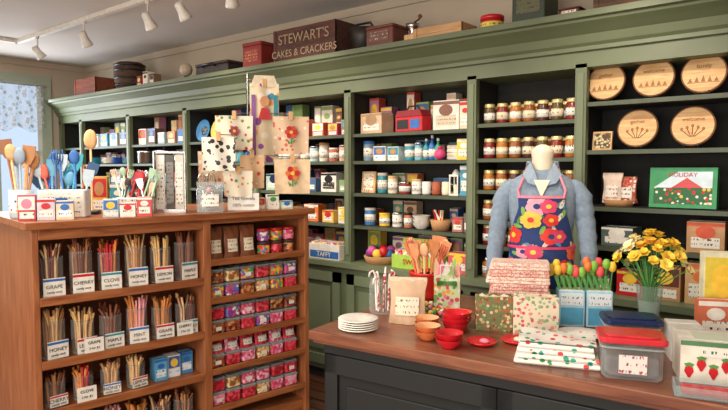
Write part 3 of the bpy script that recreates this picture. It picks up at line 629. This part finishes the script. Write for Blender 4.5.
b.at(-2.84, 2.50, 2.06, rz=52); b.prism([(-.085, 0), (.085, 0), (.06, .07), (-.06, .07)], -.008, .008, mat('#e0d0b4')); b.box(-.08, -.055, -.02, -.017, -.42, -.05, mat('#8a5a98')); b.box(.055, .08, -.02, -.017, -.42, -.05, TEAL); b.prism([(.03 * math.cos(t * .785), -.09 + .035 * math.sin(t * .785)) for t in range(8)], -.022, -.018, mat('#c88a60')); b.prism([(-.04, -.2), (.04, -.2), (.02, -.13), (-.02, -.13)], -.022, -.018, RED); b.at()
def motif(x, y, z, cols, s=1):
    b.at(x, y, z, rz=52, k=s)
    for k in range(6):
        a = k * 1.05; b.prism([(.028 * math.cos(a) + .018 * math.cos(t * .785), .028 * math.sin(a) + .018 * math.sin(t * .785)) for t in range(8)], -.018, -.017, cols[k % len(cols)])
    b.prism([(.012 * math.cos(t * .785), .012 * math.sin(t * .785)) for t in range(8)], -.02, -.018, YEL)
    b.prism([(-.004, -.08), (.004, -.08), (.003, -.03), (-.003, -.03)], -.018, -.017, GRN); b.prism([(.004, -.06), (.03, -.045), (.02, -.07)], -.018, -.017, GRN); b.prism([(-.004, -.07), (-.03, -.05), (-.02, -.08)], -.018, -.017, GRN); b.at()
motif(-2.68, 2.57, 1.78, [RED, mat('#c84a3a')], .9); motif(-2.66, 2.56, 1.53, [RED, ORG]); motif(-2.86, 2.28, 1.78, [mat('#a04050'), mat('#8a2c34')], .7)
b.done()

# ------------------------------------------------------------ display table
T0 = (-1.70, 1.72, 0); TR = 6.4
BODY = mat('#0e0f0f', .65, var=.1); BODY2 = mat('#131515', .6, var=.1)
b = B('display_counter_table', T0, TR)
b.box(0, 2.3, 0, .99, .862, .90, TOPW); b.box(.012, 2.288, .012, .978, .848, .862, TOPW)
b.box(.05, 2.25, .06, .94, .06, .848, BODY); b.box(.03, 2.27, .04, .96, 0, .06, BODY2); b.box(.04, 2.26, .05, .95, .80, .848, BODY2)
for i in range(3):
    a, c = .05 + i * .733, .05 + (i + 1) * .733
    b.box(a, a + .06, .045, .06, .06, .8, BODY2); b.box(c - .06, c, .045, .06, .06, .8, BODY2); b.box(a, c, .045, .06, .72, .8, BODY2); b.box(a, c, .045, .06, .06, .14, BODY2); b.box(a + .1, c - .1, .05, .06, .18, .68, BODY2)
for (a, c) in ((.06, .45), (.5, .94)):
    b.box(.035, .05, a, a + .05, .06, .8, BODY2); b.box(.035, .05, c - .05, c, .06, .8, BODY2); b.box(.035, .05, a, c, .72, .8, BODY2); b.box(.035, .05, a, c, .06, .14, BODY2)
b.done(bevel=.004)
def TB(name, lx, ly, rz=0, z=.901):
    c, s = math.cos(math.radians(TR)), math.sin(math.radians(TR))
    return B(name, (T0[0] + c * lx - s * ly, T0[1] + s * lx + c * ly, z), TR + rz)
b = TB('stack_of_white_plates', .17, .11)
for j in range(5): b.at(0, 0, j * .009); b.lathe([(.045, 0), (.05, .002), (.082, .012), (.08, .015), (.045, .006), (1e-6, .005)], WHITE, n=28)
b.at(); b.done()
b = TB('jar_of_candy_canes', .10, .42); b.lathe([(.058, 0), (.062, .01), (.062, .13), (.055, .15), (.058, .165)], GLASS, n=20, cap=(1, 0))
cane = spots('#e8e4dc', ['#c01f28', '#e8e4dc'], 60, .6)
for k in range(18):
    a = k * .9; r = .035; x, y = r * math.cos(a), r * math.sin(a); h = R.uniform(.16, .2)
    b.tube([(x * .8, y * .8, .01), (x, y, h - .02), (x * 1.3, y * 1.3, h), (x * 1.7, y * 1.7, h - .01), (x * 1.8, y * 1.8, h - .03)], .005, [cane, RED, WHITE][k % 3], 5)
b.done()
b = TB('kraft_cookie_bag', .28, .33, 22); i_bag(b, 0, 0, 0, .16, .09, .19, mat('#c4a282'), label('#ddd0b8', '#6a3a28'), top=mat('#d0c2a4')); b.done()
b = TB('red_pot_of_wooden_utensils', .12, .82); b.lathe([(.07, 0), (.08, .02), (.088, .12), (.092, .125), (.092, .135), (.08, .135), (.07, .03)], mat('#c8281e', .35), n=24); b.lathe([(1e-6, .12), (.078, .12)], mat('#3a1a10'), n=20)
for k in range(18):
    a = k * .55; x, y = .045 * math.cos(a), .045 * math.sin(a); h = .19 + R.uniform(0, .05)
    spoon(b, (x, y, .08), (x * 1.9, y * 1.6, h), [mat('#dc9868'), mat('#e0ac80'), mat('#c07a48'), mat('#cc5a38')][k % 4], [1, 0, 1, 2][k % 4], 1)
b.done()
ORB = mat('#cf7040', .35); REDB = mat('#d0202c', .25)
b = TB('small_terracotta_bowls', .47, .14)
for (x, y) in ((0, 0), (-.06, .11)):
    for j in range(2): i_bowl(b, x, y, j * .02, .05, .036, ORB, mat('#e0a070') if j == 1 else None)
b.at(); b.done()
b = TB('stacked_red_bowls', .52, .285)
for j in range(3): i_bowl(b, 0, 0, j * .02, .054, .045, REDB)
for j in range(2): i_bowl(b, -.03, .115, j * .02, .05, .04, mat('#d85a3a', .3))
b.at(); b.done()
b = TB('scalloped_red_bowl', .585, .085)
for j in range(2): i_bowl(b, 0, 0, j * .022, .052, .036, REDB, RED)
b.at(); b.done()
b = TB('spring_gift_bag_with_tissue', .31, .66, 20); SP = spots('#c8d4a8', ['#d04860', '#e8a040', '#5fa050', '#e080a0', '#e8e4d8'], 45, .5)
b.box(-.06, .06, -.035, .035, 0, .16, SP); b.tube([(-.03, -.036, .15), (-.028, -.045, .21), (.028, -.045, .21), (.03, -.036, .15)], .003, WHITE)
for k in range(12):
    a = k * .52; x = .04 * math.cos(a); y = .022 * math.sin(a); h = .2 + .05 * ((k * 7) % 5) / 5
    b.add([(x - .025, y, .155), (x + .025, y + .006, .155), (x * 1.6, y * 1.6, h)], [(0, 1, 2)], [mat('#e88aa0'), mat('#e4e0d8'), mat('#9cc070'), mat('#f0b0a0')][k % 4])
b.at(.0, -.04, .12)
for s_ in (-1, 1): b.grid(lambda u, v: (s_ * .045 * math.sin(math.pi * u), -.01 * math.sin(math.pi * u) + .002, .02 * (v - .5) * (.3 + math.sin(math.pi * u)) + .01 * u), 8, 3, GRN)
b.at(); b.done()
b = TB('beaded_candy_garland_pile', .28, .52)
for k in range(70): a = R.uniform(0, 6.28); r = .08 * math.sqrt(R.random()); b.ball((r * math.cos(a), r * math.sin(a), .012 + .05 * (1 - r / .08) * R.random()), .012, [RED, WHITE, GRN, YEL, PINK][k % 5], 6, 4)
b.done()
P1 = spots('#6a7048', ['#d0bf9c', '#a85838', '#c0a868', '#7a8a50', '#8a3a2c'], 75, .5); P2 = spots('#d8c8ae', ['#c05058', '#7f9a6a', '#cc8a78', '#8aa888'], 60, .42); P3 = spots('#dcab9c', ['#cc8078', '#e4d4c4', '#c47470'], 130, .5); P3b = spots('#e2c8b8', ['#d49488', '#e8dccc'], 130, .5); P4 = spots('#e2ded4', ['#2f9a8a', '#3a8a50', '#c83a3a', '#e2ded4', '#e05a4a'], 38, .34)
def gbag(name, lx, ly, w, d, h, m, rz):
    b = TB(name, lx, ly, rz)
    b.grid(lambda u, v: ((u - .5) * w, -d / 2 - .005 * math.sin(math.pi * u) , v * h), 4, 4, m); b.grid(lambda u, v: ((u - .5) * w, d / 2 * (1 - .3 * v), v * h), 4, 4, m)
    for s_ in (-1, 1): b.grid(lambda u, v: (s_ * w / 2 - s_ * .014 * math.sin(math.pi * u) * v, -d / 2 + u * d * (1 - .15 * v), v * h), 4, 4, m)
    b.box(-w / 2, w / 2, -d / 2, d / 2, 0, .004, m); b.grid(lambda u, v: ((u - .5) * w * .9, (v - .5) * d * .8, h * .93 + .012 * math.sin(u * 9) * math.sin(v * 8)), 6, 6, CREAM)
    b.done()
gbag('green_patterned_gift_bag', .625, .425, .145, .07, .14, P1, 26); gbag('floral_gift_bag', .80, .42, .17, .07, .16, P2, 18)
b = TB('stack_of_folded_fabric', .67, .60, 20)
for j in range(9):
    w = .125 + .006 * math.sin(j * 2.3); m = [P3, P3b, P3, P3b, P3][j % 5]; z = j * .029
    b.at(.004 * math.sin(j * 5), 0, z, rz=2 * math.sin(j * 3))
    b.box(-w, w, -.075, .075, 0, .0145, m, .007); b.box(-w + .004, w - .002, -.078, .075, .0145, .028, m, .007)
b.at(); b.done()
b = TB('red_saucers', .67, .19)
for (x, y) in ((0, 0), (.10, .09)): b.at(x, y, 0); b.lathe([(.035, 0), (.04, .003), (.056, .013), (.055, .016), (.035, .006), (1e-6, .006)], REDB, n=24); b.ball((.01, 0, .014), (.02, .014, .01), [PINK, CREAM][x > 0])
b.at(); b.done()
b = TB('folded_printed_towels', .95, .17, 14)
for j in range(4):
    w, d = .135 - .006 * j, .095; z = j * .017
    b.at(0, .006 * j, z, rz=3 * math.sin(j * 2))
    for k in (0, 1): b.box(-w, w, -d, d, k * .0085, k * .0085 + .008, P4, .004)
    b.grid(lambda u, v: ((u - .5) * 2 * w, -d + .002 - .0085 * math.sin(math.pi * v), .0005 + v * .016), 4, 6, P4)
b.at(0, .01, .068); b.grid(lambda u, v: ((u - .5) * .25, (v - .5) * .17, .005 + .006 * math.sin(u * 8 + 1) * math.sin(v * 7)), 12, 8, P4)
b.at(); b.done()
b = TB('boxed_paper_tulips', .92, .69, 25)
for i, x in enumerate((-.055, .055)):
    b.at(x, 0, 0); b.box(-.052, .052, -.04, .04, 0, .15, mat('#a4ccdc'), .004); b.box(-.045, .045, -.042, -.04, .09, .14, label('#dce4e8', '#2c6a90')); b.box(-.045, .045, -.042, -.04, .01, .08, mat('#4f9cc0'))
    b.box(-.045, .045, -.035, .035, .15, .152, WHITE); b.at()
    for k in range(9):
        xx = x - .045 + (k % 5) * .022; yy = (-.015, .015)[k % 2]; h = .2 + .05 * R.random(); m = [YEL, ORG, mat('#7ab040'), mat('#e84a50'), mat('#7ab040')][(k + i) % 5]
        b.tube([(xx, yy, .14), (xx * 1.1, yy, h)], .003, GRN, 5); b.lathe([(1e-6, h - .01), (.014, h), (.017, h + .018), (.01, h + .034), (.004, h + .036)], m, (xx * 1.1, yy, 0), n=8)
        b.grid(lambda u, v: (xx + .02 * v * (1 if k % 2 else -1) + (u - .5) * .012, yy - .004, .15 + .06 * v), 2, 3, GRN)
b.done()
b = TB('vase_of_yellow_flowers', 1.15, .84); b.lathe([(.04, 0), (.045, .01), (.042, .06), (.052, .16), (.056, .17)], clear('#dfeee4', .12), n=20, cap=(1, 0)); b.lathe([(.037, .008), (.037, .05), (.044, .1)], clear('#c8d8b8', .3), n=16)
FY = [mat('#eec63c', .7), mat('#ecdca0', .7), mat('#f0d458', .7), mat('#e8ac34', .7), mat('#eee4b8', .7)]
for k in range(36):
    a = k * 2.399; q = math.sqrt(k / 36); rr = .14 * q; x, y = rr * math.cos(a), rr * math.sin(a) * .75; h = .37 - .12 * q * q + R.uniform(-.02, .02); m = FY[[0, 2, 3, 0, 1][k % 5]] if x > -.03 else FY[[1, 2, 4, 0, 1][k % 5]]; sz = R.uniform(.019, .029)
    b.tube([(x * .12, y * .12, .02), (x * .25, y * .25, .17), (x, y, h)], .0025, GRN, 5)
    tilt = 60 * q
    b.M = Matrix.Translation((x, y, h)) @ Matrix.Rotation(a, 4, 'Z') @ Matrix.Rotation(math.radians(tilt), 4, 'Y')
    for lay in (1, .68):
        for pt in range(6):
            t = pt * 2 * math.pi / 6 + lay * 4; L_ = sz * 1.2 * lay
            b.grid(lambda u, v: (L_ * v * math.cos(t) - (u - .5) * sz * 1.15 * math.sin(math.pi * min(1, v * .8 + .15)) * math.sin(t), L_ * v * math.sin(t) + (u - .5) * sz * 1.15 * math.sin(math.pi * min(1, v * .8 + .15)) * math.cos(t), (.012 if lay == 1 else .02) * v * (2 - v) + (0 if lay == 1 else .004)), 2, 4, m)
    b.ball((0, 0, .008), sz * .28, [ORG, mat('#d8a830')][k % 2], 8, 5); b.at()
for k in range(24):
    a = k * 1.3; r1 = .04 + .09 * R.random(); z0 = .18 + .1 * R.random()
    b.grid(lambda u, v: (r1 * (.3 + .9 * v) * math.cos(a) + (u - .5) * .03 * math.sin(math.pi * v) * math.sin(a), r1 * (.3 + .9 * v) * math.sin(a) * .8 - (u - .5) * .03 * math.sin(math.pi * v) * math.cos(a), z0 + .08 * v - .05 * v * v), 2, 5, [GRN, mat('#6f9a52'), mat('#4a7a42')][k % 3])
b.done()
def tub(name, lx, ly, w, d, h, lidm, rz, fill=None):
    b = TB(name, lx, ly, rz)
    b.box(-w / 2 + .012, w / 2 - .012, -d / 2 + .012, d / 2 - .012, 0, h, clear('#f0f4f4', .07), .02)
    b.box(-w / 2 + .006, w / 2 - .006, -d / 2 + .006, d / 2 - .006, h * .86, h * .9, clear('#f0f4f4', .25), .02)
    b.box(-w / 2, w / 2, -d / 2, d / 2, h, h + .018, lidm, .022); b.box(-w / 2 + .02, w / 2 - .02, -d / 2 + .02, d / 2 - .02, h + .018, h + .023, lidm, .018)
    if fill: b.box(-w / 2 + .022, w / 2 - .022, -d / 2 + .022, d / 2 - .022, .008, h * .6, fill, .02)
    b.box(-w * .2, w * .2, -d / 2 + .010, -d / 2 + .012, h * .2, h * .7, label('#d8d4cf', '#a03030')); b.done()
RL = mat('#c83039', .25)
tub('food_storage_container_navy_lid', 1.14, .44, .20, .15, .10, NAVY, 20)
tub('food_storage_container_red_lid', 1.19, .13, .20, .15, .115, RL, 16, clear('#f0dada', .12))
b = TB('boxed_storage_set', 1.315, .42, 18); i_box(b, 0, 0, 0, .10, .12, .12, mat('#d0ccc4'), LAB, NAVY); b.done()
b = TB('strawberry_print_box', 1.40, .235, 14); SB = mat('#ddd6c8'); b.box(-.09, .09, -.07, .07, 0, .13, SB); b.box(-.09, .09, -.0715, -.07, .116, .13, mat('#4f7a54')); b.box(-.03, .08, -.072, -.07, .085, .112, label('#e0dcd2', '#207040')); b.box(-.05, .05, -.05, .05, .13, .1315, label('#c8d0bc', '#a03030'))
for k in range(5):
    x = -.066 + k * .033; z0 = .014 + .022 * (k % 2)
    b.prism([(x + .013 * math.cos(t * .6283) * (1 if math.sin(t * .6283) > -.3 else .6), z0 + .022 + .02 * math.sin(t * .6283)) for t in range(10)], -.0725, -.07, RED)
    b.prism([(x - .014, z0 + .045), (x - .006, z0 + .034), (x, z0 + .042), (x + .006, z0 + .034), (x + .014, z0 + .045), (x, z0 + .05)], -.0735, -.0725, GRN)
b.done()
b = TB('tall_gift_book_display', 1.42, .78, 20); i_box(b, 0, .04, 0, .14, .05, .33, mat('#dcd8b8'), LAB, mat('#d8c040')); i_box(b, -.05, -.05, 0, .12, .05, .16, mat('#c86a4a'), LAB, WHITE); i_box(b, .09, -.03, 0, .12, .05, .2, WHITE, LABR, GRN); b.done()
b = TB('clear_plastic_tray', 1.43, .065, 10); b.box(-.11, .11, -.045, .045, 0, .006, GLASSD, .01); b.box(-.11, .11, -.045, -.041, .004, .03, GLASSD); b.box(-.11, .11, .041, .045, .004, .03, GLASSD); b.box(-.11, -.106, -.045, .045, .004, .03, GLASSD); b.box(.106, .11, -.045, .045, .004, .03, GLASSD); b.box(-.09, .09, -.035, .035, .006, .018, RL, .01); b.done()
b = TB('white_serving_platter', .95, .50); b.lathe([(.06, 0), (.065, .003), (.085, .012), (.083, .016), (.06, .007), (1e-6, .006)], WHITE, n=28, ex=1.05); b.done()

# ------------------------------------------------------------ mannequin
DEN = mat('#7d8ea0', .85, var=.14, sc=60, bump=.2); DEN2 = mat('#8c9cad', .85, var=.1, sc=60); DEN3 = mat('#67788a', .85)
SKN = mat('#e0d4bc', .5, var=.03)
b = B('dress_form_with_apron', (-1.10, 2.62, .901), 22)
b.lathe([(.09, 0), (.09, .012), (.03, .02), (.012, .03), (.012, .12)], BLACK, n=24)
secs = [(.09, .145, .09, 0), (.16, .15, .095, 0), (.26, .13, .09, 0), (.36, .132, .095, 0), (.46, .146, .105, 0), (.54, .155, .1, 0), (.58, .152, .082, .005), (.605, .13, .07, .008), (.63, .09, .06, .01), (.65, .056, .05, .01)]
N = 40
vs = []; fs = []
for (z, a, c, yo) in secs:
    for j in range(N):
        t = 2 * math.pi * j / N; w = 1 + .014 * math.sin(5 * t + z * 20)
        vs.append((a * math.cos(t) * w, yo + c * math.sin(t) * w, z))
for i in range(len(secs) - 1):
    for j in range(N): fs.append((i * N + j, i * N + (j + 1) % N, (i + 1) * N + (j + 1) % N, (i + 1) * N + j))
fs.append(tuple(range(N))); b.add(vs, fs, DEN, True)
b.lathe([(.05, .6), (.048, .66), (.046, .70), (.05, .725), (.048, .74), (.03, .757), (.012, .764)], SKN, (0, .008, 0), n=24)
for s_ in (-1, 1):
    # sleeve with creases : radius ripples along the length
    pts = []; rs = []
    base = [(.10, .01, .575), (.14, .01, .562), (.17, .005, .52), (.186, .0, .44), (.197, -.01, .35), (.206, -.02, .26), (.204, -.035, .17)]
    rb = [.035, .046, .046, .042, .04, .037, .036]
    for i in range(len(base) - 1):
        for q in range(4):
            k = q / 4; pts.append((s_ * (base[i][0] * (1 - k) + base[i + 1][0] * k), base[i][1] * (1 - k) + base[i + 1][1] * k, base[i][2] * (1 - k) + base[i + 1][2] * k))
            rs.append((rb[i] * (1 - k) + rb[i + 1] * k) * (1 + (.07 * math.sin((i * 4 + q) * 2.4 + s_) if i > 1 else 0)))
    pts.append((s_ * base[-1][0], base[-1][1], base[-1][2])); rs.append(rb[-1])
    b.tube(pts, rs, DEN, 18)
    b.tube([(s_ * .204, -.033, .185), (s_ * .204, -.041, .125)], [.041, .04], DEN2, 16)
    b.add([(s_ * .008, -.09, .575), (s_ * .06, -.084, .59), (s_ * .085, -.055, .625), (s_ * .064, .0, .67), (s_ * .05, -.035, .685), (s_ * .03, -.065, .64)], [(0, 1, 2, 4, 5), (2, 3, 4)], DEN2)
    b.tube([(s_ * .008, -.092, .575), (s_ * .06, -.086, .59), (s_ * .085, -.057, .625)], .003, DEN3, 5)
    b.tube([(s_ * .058, -.03, .668), (s_ * .062, .02, .678), (0, .062, .682)], .013, DEN2)
b.add([(-.035, -.082, .605), (.035, -.082, .605), (0, -.118, .53)], [(0, 1, 2)], SKN)
def tors(z):
    for i in range(len(secs) - 1):
        if secs[i][0] <= z <= secs[i + 1][0]:
            k = (z - secs[i][0]) / (secs[i + 1][0] - secs[i][0]); k = k * k * (3 - 2 * k)
            return [secs[i][q] * (1 - k) + secs[i + 1][q] * k for q in range(4)]
    return list(secs[0]) if z < secs[0][0] else list(secs[-1])
def ap(u, z, off):
    _, a, c, yo = tors(z); t = -math.pi / 2 + u / ((a + c) / 2) * .95
    return ((a * 1.02 + off) * math.cos(t), yo + (c * 1.03 + off) * math.sin(t), z)
def hw(z): return .085 + (.15 - .085) * max(0, min(1, (.48 - z) / .16)) if z < .48 else .085
NAV = mat('#22386c', .8)
ZA = .525
b.grid(lambda u, v: ap((u * 2 - 1) * hw(.03 + v * (ZA - .03)), .03 + v * (ZA - .03), .012), 20, 24, NAV)
b.grid(lambda u, v: ap((u * 2 - 1) * .086, ZA + v * .012, .014), 10, 1, PINK)
for s_ in (-1, 1): b.tube([ap(s_ * .078, ZA, .014), ap(s_ * .078, ZA + .035, .018), (s_ * .08, -.068, .61), (s_ * .068, .0, .66), (s_ * .045, .06, .665)], .006, PINK, 6)
fc = [mat('#d8342c'), mat('#e0623a'), mat('#e49cac'), mat('#cc3c62'), mat('#e8be44'), mat('#dcccc0'), mat('#4488b8')]
def blossom(cu, cz, r, m, m2, oo):
    npet = 5
    def P(x, z): zz = min(ZA - .002, cz + z); return ap(max(-hw(zz), min(hw(zz), cu + x)), zz, off)
    off = .0145 + oo
    for k in range(npet):
        t0 = k * 2 * math.pi / npet + cu * 20; cx, cz2 = r * .5 * math.cos(t0), r * .5 * math.sin(t0)
        ring = [P(cx + r * .5 * math.cos(q * .785), cz2 + r * .5 * math.sin(q * .785)) for q in range(8)]
        b.add([P(cx, cz2)] + ring, [(0, 1 + q, 1 + (q + 1) % 8) for q in range(8)], m)
    off = .0165 + oo
    ring = [P(r * .3 * math.cos(q * .785), r * .3 * math.sin(q * .785)) for q in range(8)]
    b.add([P(0, 0)] + ring, [(0, 1 + q, 1 + (q + 1) % 8) for q in range(8)], m2)
def leaf(cu, cz, l, ang, m):
    pts = []
    for q in range(8):
        t = q * .785; x = l * math.cos(t); z = l * .4 * math.sin(t); pts.append((x * math.cos(ang) - z * math.sin(ang), x * math.sin(ang) + z * math.cos(ang)))
    b.add([ap(max(-hw(cz + p[1]), min(hw(cz + p[1]), cu + p[0])), min(ZA, cz + p[1]), .0135) for p in pts], [tuple(range(8))], m)
RR = random.Random(5)
z = .07; k = 0
while z < .53:
    w = hw(z); n_ = 3 if w > .12 else 2
    for j in range(n_):
        u = -w + (j + .5) * 2 * w / n_ + RR.uniform(-.012, .012) + (.025 if k % 2 else -.015)
        for q in range(4): leaf(u + RR.uniform(-.05, .05), min(.50, z + RR.uniform(-.045, .045)), .022, RR.uniform(0, 3), [GRN, mat('#4488b8'), mat('#70a848'), fc[5]][q])
        r_ = RR.uniform(.028, .044)
        blossom(max(-w + .02, min(w - .02, u)), min(z, .49), r_, fc[[0, 2, 3, 1, 0, 0, 3, 4][k % 8]], [YEL, NAV, fc[4], fc[0]][k % 4], .0012 * (k % 4)); k += 1
    z += .072
b.grid(lambda u, v: ap((u * 2 - 1) * .155, .30 + v * .012, .02), 20, 1, fc[3])
b.done()

# ------------------------------------------------------------ lights
def area(name, loc, sx, sy, e, col=(1, .92, .81), rot=(0, 0, 0)):
    l = D.lights.new(name, 'AREA'); l.shape = 'RECTANGLE'; l.size = sx; l.size_y = sy; l.energy = e; l.color = col
    o = D.objects.new(name, l); o.location = loc; o.rotation_euler = rot; scene.collection.objects.link(o)
area('overhead_fill_a', (-.7, .2, 2.7), 1.8, 1.2, 62)  # a, b and c: invisible fill added under the ceiling, no panel fixtures there
area('overhead_fill_b', (-3.6, .9, 2.7), 2.2, 1.2, 75)
area('overhead_fill_c', (-6.0, .9, 2.7), 1.4, 1.2, 48)
area('rear_fill_light', (-1.2, YF + .15, 1.5), 4.5, 1.9, 165, (1, .94, .86), (math.radians(97), 0, 0))  # added fill behind the camera to lift ceiling and room; wall has no window
area('window_daylight', (XL + .14, 2.3, 1.75), 1.2, 1.5, 45, (.9, .94, 1), (0, math.radians(-90), 0))
for i, (x, y) in enumerate(HEADS[:7]):
    l = D.lights.new('track_spot', 'SPOT'); l.energy = 42; l.spot_size = math.radians(95); l.spot_blend = .8; l.color = (1, .88, .72); l.shadow_soft_size = .05
    o = D.objects.new('track_spot', l); o.location = (x, y, 2.53); o.rotation_euler = (math.radians(38 if i % 2 == 0 else 24), 0, 0); scene.collection.objects.link(o)
w = D.worlds.new('world'); scene.world = w; w.use_nodes = True
w.node_tree.nodes['Background'].inputs[0].default_value = (.62, .78, 1, 1); w.node_tree.nodes['Background'].inputs[1].default_value = 1.1
try: scene.view_settings.view_transform = 'Standard'
except Exception: pass

# ------------------------------------------------------------ camera
cam = D.cameras.new('cam'); cam.lens = 36 * 600 / 728; cam.clip_start = .05
co = D.objects.new('camera', cam); scene.collection.objects.link(co); co.location = (0, 0, 1.55)
co.rotation_euler = (math.radians(90 - 3.34), 0, math.radians(39.3)); scene.camera = co
